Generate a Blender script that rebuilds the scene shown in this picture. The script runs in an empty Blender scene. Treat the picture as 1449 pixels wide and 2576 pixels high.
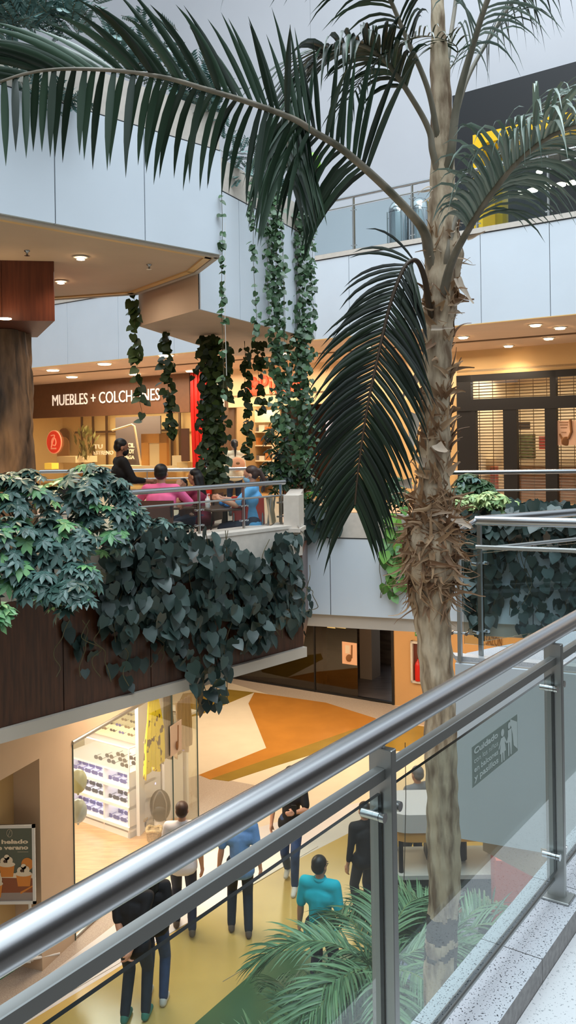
import bpy, math, random
import numpy as np
from mathutils import Vector, Matrix, noise
random.seed(7)
RNG = np.random.default_rng(11)
SC = bpy.context.scene
COL = SC.collection
PI = math.pi

# ---------------------------------------------------------------- camera, world, exposure
F_PX, PX0, PY0, ROLL, EYE = 2200.0, 724.5, 1100.0, 0.015, 1.65
cam_d = bpy.data.cameras.new('camera')
cam = bpy.data.objects.new('camera', cam_d); COL.objects.link(cam)
cam_d.sensor_fit = 'VERTICAL'; cam_d.sensor_height = 36.0
cam_d.lens = 36.0 * F_PX / 2576.0
cam_d.clip_start = 0.02; cam_d.clip_end = 200
cam_d.shift_y = -(1288.0 - PY0) / 2576.0
cam.location = (0, 0, EYE)
# content turned slightly counter-clockwise: the camera rolls clockwise
cam.rotation_euler = (Matrix.Rotation(ROLL, 4, 'Y') @ Matrix.Rotation(PI / 2, 4, 'X')).to_euler()
SC.camera = cam
SC.view_settings.view_transform = 'Standard'
SC.view_settings.look = 'None'
SC.view_settings.gamma = 1.0
SC.view_settings.use_curve_mapping = False
SC.view_settings.exposure = EXPO = 0.76

world = bpy.data.worlds.new('skylight'); SC.world = world
world.use_nodes = True
_n = world.node_tree.nodes; _l = world.node_tree.links
_bg = _n['Background']
_tc = _n.new('ShaderNodeTexCoord'); _sp = _n.new('ShaderNodeSeparateXYZ'); _cr = _n.new('ShaderNodeValToRGB')
_l.new(_tc.outputs['Generated'], _sp.inputs[0]); _l.new(_sp.outputs['Z'], _cr.inputs[0])
_cr.color_ramp.elements[0].position = 0.0; _cr.color_ramp.elements[0].color = (0.22, 0.23, 0.25, 1)
_cr.color_ramp.elements[1].position = 0.75; _cr.color_ramp.elements[1].color = (0.80, 0.93, 1.0, 1)
_e = _cr.color_ramp.elements.new(0.35); _e.color = (0.50, 0.57, 0.63, 1)
_l.new(_cr.outputs[0], _bg.inputs[0]); _bg.inputs[1].default_value = 1.0

def area_light(name, loc, size, energy, color, rot=(0, 0, 0), sy=None):
    d = bpy.data.lights.new(name, 'AREA'); d.energy = energy; d.color = color; d.size = size
    if sy: d.shape = 'RECTANGLE'; d.size_y = sy
    o = bpy.data.objects.new(name, d); COL.objects.link(o); o.location = loc; o.rotation_euler = rot
    return o
WARM = (1.0, 0.83, 0.63)
# daylight falling through the atrium roof
area_light('atrium_skylight', (0.5, 6.0, 17.0), 10.0, 2100, (0.84, 0.93, 1.0), sy=19.0)
# warm ceiling lighting of the corridors and shops
area_light('corridor_ceiling_glow', (0.5, 21.5, 3.45), 10.0, 170, WARM, rot=(0, 0, -0.66), sy=2.0)
area_light('corridor_ceiling_glow', (-4.8, 25.5, 3.45), 6.0, 110, WARM, rot=(0, 0, -0.66), sy=2.0)
area_light('terrace_ceiling_glow', (-2.5, 10.3, 3.5), 1.4, 15, (1.0, 0.88, 0.74))
area_light('lower_hall_glow', (-0.6, 18.5, -1.6), 6.0, 150, (1.0, 0.80, 0.56), rot=(0, 0, -0.6), sy=3.0)
area_light('lower_hall_glow', (4.5, 15.5, -1.6), 5.0, 110, (1.0, 0.80, 0.56), rot=(0, 0, -0.6), sy=3.0)
area_light('lower_soffit_glow', (-1.6, 11.6, -1.3), 1.6, 45, (1.0, 0.80, 0.58), rot=(0, 0, -0.8), sy=1.2)

# ---------------------------------------------------------------- pixel helpers (photo pixel -> point of the place)
_c, _s = math.cos(ROLL), math.sin(ROLL)
def ray(x, y):
    a = x - PX0; b = PY0 - y
    return ((a * _c + b * _s) / F_PX, (-a * _s + b * _c) / F_PX)
def AT(x, y, d):
    u, v = ray(x, y); return Vector((u * d, d, EYE + v * d))
def ATZ(x, y, Z):
    u, v = ray(x, y); d = (Z - EYE) / v; return Vector((u * d, d, Z))
def ONL(x, y, p0, p1, off=0.0):
    """point where the pixel ray meets the upright plane through plan points p0, p1 (off: towards the camera)"""
    u, v = ray(x, y)
    dx, dy = p1[0] - p0[0], p1[1] - p0[1]
    L = math.hypot(dx, dy); nx, ny = dy / L, -dx / L
    if nx * (0 - p0[0]) + ny * (0 - p0[1]) < 0: nx, ny = -nx, -ny
    q = (p0[0] + nx * off, p0[1] + ny * off)
    d = (nx * q[0] + ny * q[1]) / (nx * u + ny)
    return Vector((u * d, d, EYE + v * d))

# ---------------------------------------------------------------- materials
def lin(c):
    return tuple((x / 12.92 if x <= 0.04045 else ((x + 0.055) / 1.055) ** 2.4) for x in [k / 255.0 for k in c])
MATS = {}
def M(name, rgb, rough=0.5, metal=0.0, var=0.0, scale=8.0, emit=0.0, rgb2=None, spec=0.5, island=False, bump=0.0, coat=0.0, trans=0.0, stretch=None, detail=4.0, thr=None):
    if name in MATS: return MATS[name]
    m = bpy.data.materials.new(name); m.use_nodes = True; MATS[name] = m
    nt = m.node_tree; N = nt.nodes; L = nt.links; b = N['Principled BSDF']
    c = lin(rgb)
    b.inputs['Base Color'].default_value = (*c, 1); b.inputs['Roughness'].default_value = rough
    b.inputs['Metallic'].default_value = metal; b.inputs['Specular IOR Level'].default_value = spec
    if coat: b.inputs['Coat Weight'].default_value = coat
    if trans: b.inputs['Transmission Weight'].default_value = trans
    if emit:
        b.inputs['Emission Color'].default_value = (*c, 1); b.inputs['Emission Strength'].default_value = emit
    if rgb2 is None and var: rgb2 = tuple(max(0, k * (1 - var)) for k in rgb)
    if rgb2 is not None:
        mix = N.new('ShaderNodeMix'); mix.data_type = 'RGBA'
        mix.inputs[6].default_value = (*c, 1); mix.inputs[7].default_value = (*lin(rgb2), 1)
        if island:
            g = N.new('ShaderNodeNewGeometry'); L.new(g.outputs['Random Per Island'], mix.inputs[0])
        else:
            t = N.new('ShaderNodeTexCoord'); nz = N.new('ShaderNodeTexNoise'); nz.inputs['Scale'].default_value = scale
            nz.inputs['Detail'].default_value = detail
            src = t.outputs['Object']
            if stretch:
                mp = N.new('ShaderNodeMapping'); mp.inputs['Scale'].default_value = stretch; L.new(src, mp.inputs[0]); src = mp.outputs[0]
            L.new(src, nz.inputs['Vector'])
            r = N.new('ShaderNodeMapRange')
            lo, hi = thr if thr else (0.35, 0.65)
            r.inputs[1].default_value = lo; r.inputs[2].default_value = hi
            L.new(nz.outputs[0], r.inputs[0]); L.new(r.outputs[0], mix.inputs[0])
            if bump:
                bp = N.new('ShaderNodeBump'); bp.inputs['Strength'].default_value = bump; bp.inputs['Distance'].default_value = 0.02
                L.new(nz.outputs[0], bp.inputs['Height']); L.new(bp.outputs[0], b.inputs['Normal'])
        L.new(mix.outputs[2], b.inputs['Base Color'])
    return m
def glass_mat(name, tint, refl=0.10, rough=0.0):
    """thin pane: tinted see-through layer with a fresnel mirror on top"""
    if name in MATS: return MATS[name]
    m = bpy.data.materials.new(name); m.use_nodes = True; MATS[name] = m
    nt = m.node_tree; N = nt.nodes; L = nt.links
    N.remove(N['Principled BSDF']); out = N['Material Output']
    tr = N.new('ShaderNodeBsdfTransparent'); tr.inputs[0].default_value = (*tint, 1)
    gl = N.new('ShaderNodeBsdfGlossy'); gl.inputs['Roughness'].default_value = rough
    gl.inputs[0].default_value = (1, 1, 1, 1)
    fr = N.new('ShaderNodeFresnel')
    ge = N.new('ShaderNodeNewGeometry'); mb_ = N.new('ShaderNodeMath'); mb_.operation = 'MULTIPLY_ADD'; mb_.inputs[1].default_value = 1 / 1.5 - 1.5; mb_.inputs[2].default_value = 1.5
    L.new(ge.outputs['Backfacing'], mb_.inputs[0]); L.new(mb_.outputs[0], fr.inputs[0])   # same mirror strength seen from either side
    mr = N.new('ShaderNodeMath'); mr.operation = 'MULTIPLY'; mr.inputs[1].default_value = refl / 0.04
    cl = N.new('ShaderNodeClamp')
    L.new(fr.outputs[0], mr.inputs[0]); L.new(mr.outputs[0], cl.inputs[0])
    mx = N.new('ShaderNodeMixShader')
    L.new(cl.outputs[0], mx.inputs[0]); L.new(tr.outputs[0], mx.inputs[1]); L.new(gl.outputs[0], mx.inputs[2])
    L.new(mx.outputs[0], out.inputs[0])
    return m

# ---------------------------------------------------------------- mesh builder
class MB:
    def __init__(s): s.v = []; s.f = []; s.m = []; s.mats = []; s.sm = []
    def mi(s, mat):
        if mat not in s.mats: s.mats.append(mat)
        return s.mats.index(mat)
    def add(s, vs, fs, mat, smooth=False):
        o = len(s.v); k = s.mi(mat)
        s.v.extend([tuple(p) for p in vs])
        for f in fs: s.f.append(tuple(i + o for i in f)); s.m.append(k); s.sm.append(smooth)
        return s
    def box(s, c, size, mat, rz=0.0, bev=0.0, mtx=None):
        hx, hy, hz = size[0] / 2, size[1] / 2, size[2] / 2
        if bev and bev < min(hx, hy, hz):
            vs = []; fs = []
            ring = []
            for (z, i) in ((-hz, bev), (-hz + bev, 0), (hz - bev, 0), (hz, bev)):
                r = []
                for sx, sy in ((-1, -1), (1, -1), (1, 1), (-1, 1)):
                    ax, ay = hx - i, hy - i
                    a = (sx * (ax - (bev if i == 0 else bev * 0.5)), sy * ay, z); b2 = (sx * ax, sy * (ay - (bev if i == 0 else bev * 0.5)), z)
                    r += ([b2, a] if sx * sy < 0 and False else ([a, b2] if (sx, sy) in ((1, -1), (-1, 1)) else [b2, a]))
                ring.append(r)
            for r in ring: vs += r
            for k in range(3):
                for i in range(8):
                    j = (i + 1) % 8; fs.append((k * 8 + i, k * 8 + j, (k + 1) * 8 + j, (k + 1) * 8 + i))
            fs.append(tuple(range(7, -1, -1))); fs.append(tuple(range(24, 32)))
        else:
            vs = [(x, y, z) for z in (-hz, hz) for x, y in ((-hx, -hy), (hx, -hy), (hx, hy), (-hx, hy))]
            fs = [(3, 2, 1, 0), (4, 5, 6, 7), (0, 1, 5, 4), (1, 2, 6, 5), (2, 3, 7, 6), (3, 0, 4, 7)]
        if mtx is None: mtx = Matrix.Translation(Vector(c)) @ Matrix.Rotation(rz, 4, 'Z')
        return s.add([mtx @ Vector(p) for p in vs], fs, mat)
    def seg(s, p0, p1, z0, z1, th, mat, off=0.0):
        """upright wall piece along plan segment p0-p1; off/th measured to the right-hand normal"""
        d = Vector((p1[0] - p0[0], p1[1] - p0[1])); L = d.length; d /= L; n = Vector((d.y, -d.x))
        a = Vector(p0[:2]) + n * off; b = Vector(p1[:2]) + n * off; c = b + n * th; e = a + n * th
        return s.prism([a, b, c, e], z0, z1, mat)
    def prism(s, poly, z0, z1, mat, top=None, bottom=None):
        n = len(poly)
        ar = sum(poly[i][0] * poly[(i + 1) % n][1] - poly[(i + 1) % n][0] * poly[i][1] for i in range(n))
        if ar < 0: poly = list(poly)[::-1]
        vs = [(p[0], p[1], z0) for p in poly] + [(p[0], p[1], z1) for p in poly]
        s.add(vs, [(i, (i + 1) % n, n + (i + 1) % n, n + i) for i in range(n)], mat)
        s.add(vs[:n], [tuple(range(n - 1, -1, -1))], bottom or mat)
        s.add(vs[n:], [tuple(range(n))], top or mat)
        return s
    def tube(s, pts, rad, mat, n=10, caps=True, smooth=True, flat=1.0):
        pts = [Vector(p) for p in pts]; k = len(pts)
        if not hasattr(rad, '__len__'): rad = [rad] * k
        vs = []; up = Vector((0, 0, 1)); pn = None
        for i, p in enumerate(pts):
            t = (pts[min(i + 1, k - 1)] - pts[max(i - 1, 0)]).normalized()
            if pn is None:
                pn = t.cross(up)
                if pn.length < 0.05: pn = t.cross(Vector((1, 0, 0)))
                pn.normalize()
            else:
                pn = (pn - t * pn.dot(t)).normalized()
            bn = t.cross(pn)
            for j in range(n):
                a = 2 * PI * j / n
                vs.append(p + pn * (math.cos(a) * rad[i]) + bn * (math.sin(a) * rad[i] * flat))
        fs = [(i * n + j, i * n + (j + 1) % n, (i + 1) * n + (j + 1) % n, (i + 1) * n + j) for i in range(k - 1) for j in range(n)]
        s.add(vs, fs, mat, smooth)
        if caps:
            s.add(vs[:n], [tuple(range(n - 1, -1, -1))], mat); s.add(vs[-n:], [tuple(range(n))], mat)
        return s
    def lathe(s, c, prof, mat, n=24, sx=1.0, sy=1.0, smooth=True, mtx=None):
        vs = [];
        for r, z in prof:
            for j in range(n):
                a = 2 * PI * j / n; vs.append((c[0] + r * math.cos(a) * sx, c[1] + r * math.sin(a) * sy, c[2] + z))
        if mtx is not None: vs = [mtx @ Vector(p) for p in vs]
        k = len(prof)
        fs = [(i * n + j, i * n + (j + 1) % n, (i + 1) * n + (j + 1) % n, (i + 1) * n + j) for i in range(k - 1) for j in range(n)]
        s.add(vs, fs, mat, smooth)
        s.add(vs[:n], [tuple(range(n - 1, -1, -1))], mat); s.add(vs[-n:], [tuple(range(n))], mat)
        return s
    def ell(s, c, r, mat, n=14, k=8, mtx=None):
        prof = [(math.sin(PI * (i + 0.02) / (k + 0.04)), -math.cos(PI * (i + 0.02) / (k + 0.04))) for i in range(k + 1)]
        T = Matrix.Translation(Vector(c)) @ (mtx or Matrix.Identity(4)) @ Matrix.Diagonal((r[0], r[1], r[2], 1))
        return s.lathe((0, 0, 0), prof, mat, n=n, mtx=T)
    def arr(s, V, Fc, mat, smooth=True):
        o = len(s.v); k = s.mi(mat)
        s.v.extend(map(tuple, V.tolist())); Fl = (Fc + o).tolist()
        s.f.extend(map(tuple, Fl)); s.m.extend([k] * len(Fl)); s.sm.extend([smooth] * len(Fl))
        return s
    def build(s, name, parent=None, **kw):
        me = bpy.data.meshes.new(name); me.from_pydata(s.v, [], s.f)
        for m in s.mats: me.materials.append(m)
        me.polygons.foreach_set('material_index', s.m); me.polygons.foreach_set('use_smooth', s.sm)
        me.update()
        o = bpy.data.objects.new(name, me); COL.objects.link(o)
        if parent is not None: o.parent = parent
        if kw: tag(o, **kw)
        return o
def tag(o, label=None, cat=None, group=None, kind=None):
    if label: o['label'] = label
    if cat: o['category'] = cat
    if group: o['group'] = group
    if kind: o['kind'] = kind
    return o
def thing(name, label, cat, loc=(0, 0, 0), rz=0.0, group=None):
    o = bpy.data.objects.new(name, None); COL.objects.link(o); o.empty_display_size = 0.1
    o.location = loc; o.rotation_euler = (0, 0, rz)
    return tag(o, label, cat, group)
def struct(name, mb, parent=None):
    o = mb.build(name, parent)
    if parent is None: o['kind'] = 'structure'
    return o
ORD = ['leftmost', 'second from left', 'third from left', 'fourth from left', 'fifth from left', 'sixth from left', 'seventh from left', 'eighth from left', 'ninth from left', 'tenth from left']
def copy_tree(o, parent=None):
    c = o.copy(); COL.objects.link(c)
    if parent is not None: c.parent = parent
    for ch in list(o.children): copy_tree(ch, c)
    return c

# text -> mesh
_TXT = {}
def text_geo(txt, bold=0.0):
    key = (txt, bold)
    if key in _TXT: return _TXT[key]
    cu = bpy.data.curves.new('lettering', 'FONT'); cu.body = txt; cu.size = 1.0; cu.extrude = 0.5; cu.offset = bold; cu.resolution_u = 3
    o = bpy.data.objects.new('lettering', cu); COL.objects.link(o)
    bpy.context.view_layer.update()
    me = bpy.data.meshes.new_from_object(o.evaluated_get(bpy.context.evaluated_depsgraph_get()))
    vs = [v.co.copy() for v in me.vertices]; fs = [tuple(p.vertices) for p in me.polygons]
    bpy.data.objects.remove(o); bpy.data.curves.remove(cu); bpy.data.meshes.remove(me)
    x0 = min(v.x for v in vs); x1 = max(v.x for v in vs); y0 = min(v.y for v in vs); y1 = max(v.y for v in vs)
    _TXT[key] = (vs, fs, x0, x1, y0, y1)
    return _TXT[key]
def text_on(mb, txt, org, xdir, ydir, w, h, depth, mat, bold=0.0):
    """letters filling the box of width w and height h whose lower left corner is org"""
    vs, fs, x0, x1, y0, y1 = text_geo(txt, bold)
    xd = Vector(xdir).normalized(); yd = Vector(ydir).normalized(); nd = xd.cross(yd)
    out = [Vector(org) + xd * ((v.x - x0) / (x1 - x0) * w) + yd * ((v.y - y0) / (y1 - y0) * h) + nd * (v.z * depth) for v in vs]
    mb.add(out, fs, mat)
    return mb
def catmull(P, per=8):
    P = [Vector(p) for p in P]; Q = [P[0] * 2 - P[1]] + P + [P[-1] * 2 - P[-2]]; out = []
    for i in range(1, len(Q) - 2):
        for k in range(per):
            t = k / per; a, b, c, d = Q[i - 1], Q[i], Q[i + 1], Q[i + 2]
            out.append(0.5 * ((2 * b) + (c - a) * t + (2 * a - 5 * b + 4 * c - d) * t * t + (3 * b - a - 3 * c + d) * t ** 3))
    out.append(P[-1]); return out
# ================================================================ MATERIALS OF THE PLACE
m_panel = M('white_cladding', (214, 223, 232), 0.35, var=0.02, scale=1.2)
m_gap = M('dark_joint', (40, 42, 46), 0.8)
m_cream = M('cream_stone', (208, 199, 188), 0.55, var=0.04, scale=14)
m_soffit = M('beige_plaster', (205, 178, 150), 0.75, var=0.03, scale=2)
m_soffit2 = M('pale_beam_plaster', (196, 184, 170), 0.7, var=0.03, scale=2)
m_wall = M('pale_wall_paint', (186, 187, 192), 0.6, var=0.02, scale=0.6)
m_beige = M('sand_wall_paint', (208, 172, 118), 0.65, var=0.03, scale=1.5)
m_wood = M('dark_brown_veneer', (84, 48, 30), 0.38, rgb2=(58, 32, 20), scale=5, stretch=(6, 6, 0.5))
m_redwood = M('reddish_brown_veneer', (104, 52, 32), 0.45, rgb2=(84, 40, 24), scale=4, stretch=(8, 8, 0.5))
m_steel = M('brushed_steel', (172, 174, 176), 0.26, metal=1.0)
m_steel_d = M('satin_steel', (176, 178, 176), 0.42, metal=1.0)
m_steel_pol = M('polished_steel', (200, 202, 204), 0.13, metal=1.0)
m_dark = M('black_metal', (20, 19, 20), 0.45)
m_black = M('matt_black', (16, 18, 22), 0.5)
m_slot = M('ceiling_slot', (96, 70, 44), 0.7)
m_gold = M('warm_edge_trim', (226, 184, 120), 0.5)
m_glass = glass_mat('balustrade_glass', (0.74, 0.83, 0.82), refl=0.05)
m_glass_far = glass_mat('pale_glass', (0.82, 0.88, 0.89), refl=0.018)
m_shopglass = glass_mat('shop_glass', (0.92, 0.92, 0.90), refl=0.05)
m_darkglass = glass_mat('smoked_glass', (0.50, 0.44, 0.38), refl=0.07)
m_edge = M('dark_glass_edge', (8, 16, 15), 0.15)
m_terrazzo = M('white_terrazzo', (205, 205, 207), 0.28, rgb2=(150, 152, 156), scale=180, thr=(0.64, 0.68), detail=1.0)
m_kerb = M('grey_terrazzo_kerb', (188, 190, 196), 0.4, rgb2=(44, 46, 54), scale=210, thr=(0.63, 0.66), detail=1.0)
m_kerb_side = M('kerb_side_stone', (150, 146, 144), 0.5, var=0.15, scale=60)
m_fl_tan = M('tan_terrazzo', (196, 182, 168), 0.22, rgb2=(170, 154, 142), scale=90)
m_fl_cream = M('cream_floor_tile', (226, 212, 190), 0.16, var=0.03, scale=2)
m_fl_white = M('white_floor_tile', (220, 216, 214), 0.14, var=0.03, scale=2)
m_fl_yellow = M('mustard_floor_tile', (200, 170, 100), 0.17, var=0.04, scale=2)
m_fl_orange = M('orange_floor_tile', (186, 126, 56), 0.16, var=0.05, scale=2)
m_fl_olive = M('olive_floor_tile', (150, 122, 52), 0.18, var=0.05, scale=2)
m_fl_green = M('green_floor_tile', (72, 148, 110), 0.2, var=0.05, scale=2)
m_fl_dgreen = M('dark_green_floor_tile', (66, 98, 66), 0.2, var=0.05, scale=2)
m_glow = M('warm_lamp_glow', (255, 226, 180), emit=14.0)
m_trimw = M('lamp_trim', (225, 215, 200), 0.4)
m_white = M('white_paint', (230, 228, 225), 0.4)
m_letter = M('white_sign_letter', (246, 232, 214), 0.4, emit=0.35)

# ================================================================ PLAN LINES
F1a, F1b = (-5.6, 5.29), (0.13, 11.30)          # terrace front (level 2)
F2a, F2b = (0.24, 13.08), (7.4, 10.65)          # planter front across the atrium (level 2)
V1a, V1b = (-5.9, 3.89), (-0.70, 9.33)          # upper terrace front (level 3)
F3a, F3b = (-9.5, 25.42), (8.0, 11.83)          # far gallery front (level 3)
W0, W1 = (-12.0, 32.94), (9.5, 16.28)           # level 2 shop fronts
U0, U1 = (-14.0, 33.0), (11.0, 13.58)           # level 3 back wall
G0, G1 = (-9.0, 27.7), (8.5, 16.85)             # level 1 shop fronts
S0, S1 = (-3.75, 8.56), (-1.53, 14.5)           # optician's glass front (level 1)
L1, L3 = -4.7, 5.2

def fascia(name, p0, p1, z0, z1, seams, th=0.05, mat=None):
    """cladding panels with open dark joints at the given distances along the line"""
    mb = MB(); mat = mat or m_panel
    d = Vector((p1[0] - p0[0], p1[1] - p0[1])); L = d.length; d /= L
    n = Vector((d.y, -d.x))
    if n.dot(-Vector(p0)) < 0 and n.dot(-Vector(p1)) < 0: n = -n
    cuts = [0.0] + sorted(seams) + [L]
    a0 = Vector(p0); g = 0.006
    q0, q1 = a0, a0 + d * L
    mb.prism([q0, q1, q1 + n * (th - 0.015), q0 + n * (th - 0.015)], z0 + 0.004, z1 - 0.004, m_gap)
    for i in range(len(cuts) - 1):
        a = a0 + d * (cuts[i] + (g if i else 0)); b = a0 + d * (cuts[i + 1] - (g if i < len(cuts) - 2 else 0))
        mb.prism([a + n * 0.001, b + n * 0.001, b + n * th, a + n * th], z0, z1, mat)
    return struct(name, mb)
def dist_on(p0, p1, x, y):
    q = ONL(x, y, p0, p1); return math.hypot(q.x - p0[0], q.y - p0[1])

# ---------------------------------------------------------------- level 1 floor and its inlays
struct('floor', MB().prism([(-16, -2), (14, -2), (14, 36), (-16, 36)], L1 - 0.2, L1, m_fl_cream))
def inlay(px, mat, lift):
    P = [ATZ(x, y, L1) for x, y in px]
    struct('floor_inlay', MB().prism([(p.x, p.y) for p in P], L1 - 0.05, L1 + lift, mat))
inlay([(-60, 2100), (500, 1950), (575, 1963), (640, 1975), (600, 2060), (530, 2110), (278, 2333), (90, 2480), (-700, 3000), (-900, 2400)], m_fl_tan, 0.002)
inlay([(300, 1662), (560, 1700), (700, 1722), (988, 1774), (1300, 1822), (1300, 1862), (980, 1812), (800, 1784), (560, 1712), (300, 1668)], m_fl_tan, 0.003)
inlay([(460, 1745), (560, 1733), (640, 1742), (500, 1800), (430, 1810)], m_fl_olive, 0.004)
inlay([(640, 1742), (820, 1768), (1000, 1825), (980, 1880), (900, 1860), (530, 1962), (500, 1950), (670, 1882), (625, 1770)], m_fl_orange, 0.005)
inlay([(980, 1815), (1180, 1845), (1180, 1885), (970, 1890), (900, 1862), (700, 1925), (575, 1966), (530, 1960), (890, 1835)], m_fl_olive, 0.006)
inlay([(278, 2335), (500, 2160), (640, 2085), (760, 2050), (900, 2020), (1150, 1990), (1150, 2050), (880, 2095), (703, 2186), (500, 2304), (282, 2444), (64, 2576), (-300, 2800), (-100, 2620)], m_fl_white, 0.004)
inlay([(64, 2576), (282, 2444), (500, 2304), (703, 2186), (880, 2095), (1150, 2050), (1400, 2060), (1400, 2400), (700, 2392), (490, 2576), (300, 2800), (-300, 2850)], m_fl_yellow, 0.003)
inlay([(490, 2576), (700, 2392), (1400, 2400), (1900, 2900), (300, 3000)], m_fl_dgreen, 0.005)
inlay([(-400, 2420), (-60, 2360), (80, 2390), (70, 2420), (0, 2466), (-400, 2700)], m_fl_green, 0.006)
# thin joints between the floor slabs
mbj = MB(); m_joint = M('floor_joint', (150, 140, 120), 0.5)
for (a, b) in [((560, 2470), (900, 2270)), ((170, 2500), (800, 2130))]:
    p, q = ATZ(*a, L1), ATZ(*b, L1); mbj.seg(p, q, L1, L1 + 0.0075, 0.006, m_joint)
struct('floor_joint', mbj)

# ---------------------------------------------------------------- level 1 walls
struct('wall_lower_far', MB().seg((-16, 32.1), G0, L1, -1.17, 0.2, m_beige, off=-0.25).seg(G0, G1, -1.9, -1.17, 0.15, m_beige, off=-0.2))
struct('wall_lower_right', MB().prism([(13.7, -2), (14, -2), (14, 36), (13.7, 36)], L1, 12, m_wall))
struct('wall_lower_left', MB().prism([(-16, -2), (-15.7, -2), (-15.7, 36), (-16, 36)], L1, 12, m_beige))
struct('wall_behind', MB().prism([(-16, -6.6), (14, -6.6), (14, -6.3), (-16, -6.3)], L1, 6, M('dim_back_wall', (110, 96, 84), .7)))  # unseen, put in for reflections; dark colour keeps haze off the glass

# ---------------------------------------------------------------- level 2 slabs
l2 = [F1a, F1b, (0.2, 13.1), F2b, (12, 9.2), (13.6, 20), (9.5, 22), (-12, 36), (-15.6, 36), (-15.6, 4), (-8, 4)]
struct('floor_terrace', MB().prism(l2, -1.10, 0.0, m_fl_tan, bottom=m_soffit2))
struct('ceiling_lower', MB().prism([(p[0] + (-0.06 if i == 0 else 0), p[1] + 0.12) for i, p in enumerate(l2)], -1.17, -1.102, m_soffit2))
# terrace front: pale parapet, wood veneer, pale lower edge
d1 = (Vector(F1b) - Vector(F1a)).normalized(); n1 = Vector((d1.y, -d1.x))
struct('parapet_terrace', MB().seg(F1a, F1b, 0.0, 0.50, -0.42, m_cream).seg(F1a, F1b, 0.13, 0.505, 0.05, m_cream).seg(F1a, F1b, 0.49, 0.53, -0.44, m_cream, off=0.06))
mbw = MB(); Lw = (Vector(F1b) - Vector(F1a)).length
cuts = [0, 0.9, 1.8] + [dist_on(F1a, F1b, x, 1600) for x in (-60, 152, 372, 570)] + [Lw]
for i in range(len(cuts) - 1):
    a = Vector(F1a) + d1 * (cuts[i] + 0.005); b = Vector(F1a) + d1 * (cuts[i + 1] - 0.005)
    mbw.seg(a, b, -1.04, 0.125, 0.045, m_wood)
mbw.seg(F1a, F1b, -1.03, 0.12, 0.03, m_gap)
struct('wall_terrace_veneer', mbw)
struct('trim_terrace', MB().seg(F1a, F1b, -1.17, -1.045, 0.10, m_soffit2))
# end pier of the terrace and its return wall
struct('pier_terrace', MB().seg(F1b, (0.22, 13.0), 0.0, 0.88, -0.2, m_cream).box((0.06, 11.28, 0.66), (0.20, 0.34, 0.5), m_cream, rz=-0.2)
       .seg(F1b, (0.24, 13.1), -1.04, 0.125, 0.03, m_wood).box((0.05, 11.26, 0.47), (0.26, 0.40, 0.05), m_cream, rz=-0.2))
# planter front across the atrium
struct('parapet_planter', MB().seg(F2a, F2b, 0.165, 0.52, 0.06, m_cream).seg(F2a, F2b, 0.0, 0.5, -0.10, m_cream))
fascia('wall_planter', F2a, F2b, -0.98, 0.150, [dist_on(F2a, F2b, x, 1450) for x in (833, 1100, 1340)], th=0.05)
struct('trim_planter', MB().seg(F2a, F2b, 0.150, 0.166, 0.055, m_gap).seg(F2a, F2b, -1.17, -0.98, 0.01, m_soffit2))
struct('planter_soil', MB().prism([(0.3, 13.12), (7.3, 10.8), (7.6, 11.7), (0.6, 14.0)], 0.3, 0.44, M('dark_soil', (52, 42, 34), 0.9, var=0.3, scale=20)))

# ---------------------------------------------------------------- level 2 shop wall line (header above the fronts)
dW = (Vector(W1) - Vector(W0)).normalized()
nW = Vector((dW.y, -dW.x))     # right-hand normal: points back to the atrium
if nW.dot(-Vector(W0)) < 0: nW = -nW
def Wp(x, y, off=0.0): return ONL(x, y, W0, W1, off)
def plan(p): return (p.x, p.y)
XS = {k: plan(Wp(k, 1000)) for k in (-40, 95, 478, 524, 574, 690, 870, 1150, 1449, 1600)}
m_signband = M('brown_sign_band', (112, 74, 48), 0.5, var=0.05)
def wseg(mb, x0, x1, z0, z1, th, mat, off=0.0):
    a, b = XS[x0] if not isinstance(x0, tuple) else x0, XS[x1] if not isinstance(x1, tuple) else x1
    a = Vector(a) + nW * off; b = Vector(b) + nW * off
    mb.prism([a, b, b - nW * th, a - nW * th], z0, z1, mat); return mb
struct('wall_shop_header', wseg(wseg(wseg(MB(), 574, 1150, 2.52, 3.6, 0.3, M('pale_sign_wall', (228, 196, 150), 0.6)), 1150, 1600, 3.03, 3.6, 0.3, m_beige), 524, 574, 0, 3.6, 0.3, M('brown_pilaster', (92, 66, 44), 0.6)))
wb = wseg(MB(), 870, 1150, 0.0, 2.52, 0.3, m_beige)
wb.prism([Vector(W0) , XS[-40], Vector(XS[-40]) - nW * 0.3, Vector(W0) - nW * 0.3], 0, 3.6, m_beige)
struct('wall_shop_line', wb)
struct('wall_sign_band', wseg(MB(), -40, 478, 2.44, 3.6, 0.3, m_signband, off=0.02))

# ---------------------------------------------------------------- level 3 slab over the corridor
l3 = [F3a, F3b, (12, 8.8), (13.6, 14), (13.6, 22), (9.5, 24), (-12, 38), (-15.6, 38), (-15.6, 30.5)]
struct('ceiling_corridor', MB().prism(l3, 3.6, L3 - 0.02, m_soffit, top=m_terrazzo))
fascia('wall_gallery_front', F3a, F3b, 3.6, L3 - 0.03, [dist_on(F3a, F3b, x, 740) for x in (172, 300, 440, 882, 1213, 1387)] , th=0.05)
d3 = (Vector(F3b) - Vector(F3a)).normalized(); n3 = Vector((d3.y, -d3.x))
struct('trim_gallery', MB().seg(F3a, F3b, L3 - 0.02, L3 + 0.07, 0.07, m_cream, off=-0.0).seg(F3a, F3b, L3 - 0.035, L3 - 0.02, 0.06, m_gap).seg(F3a, F3b, 3.585, 3.6, 0.055, m_gold))
p, q = ATZ(-60, 958, 3.6), ATZ(1560, 830, 3.6)
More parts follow.
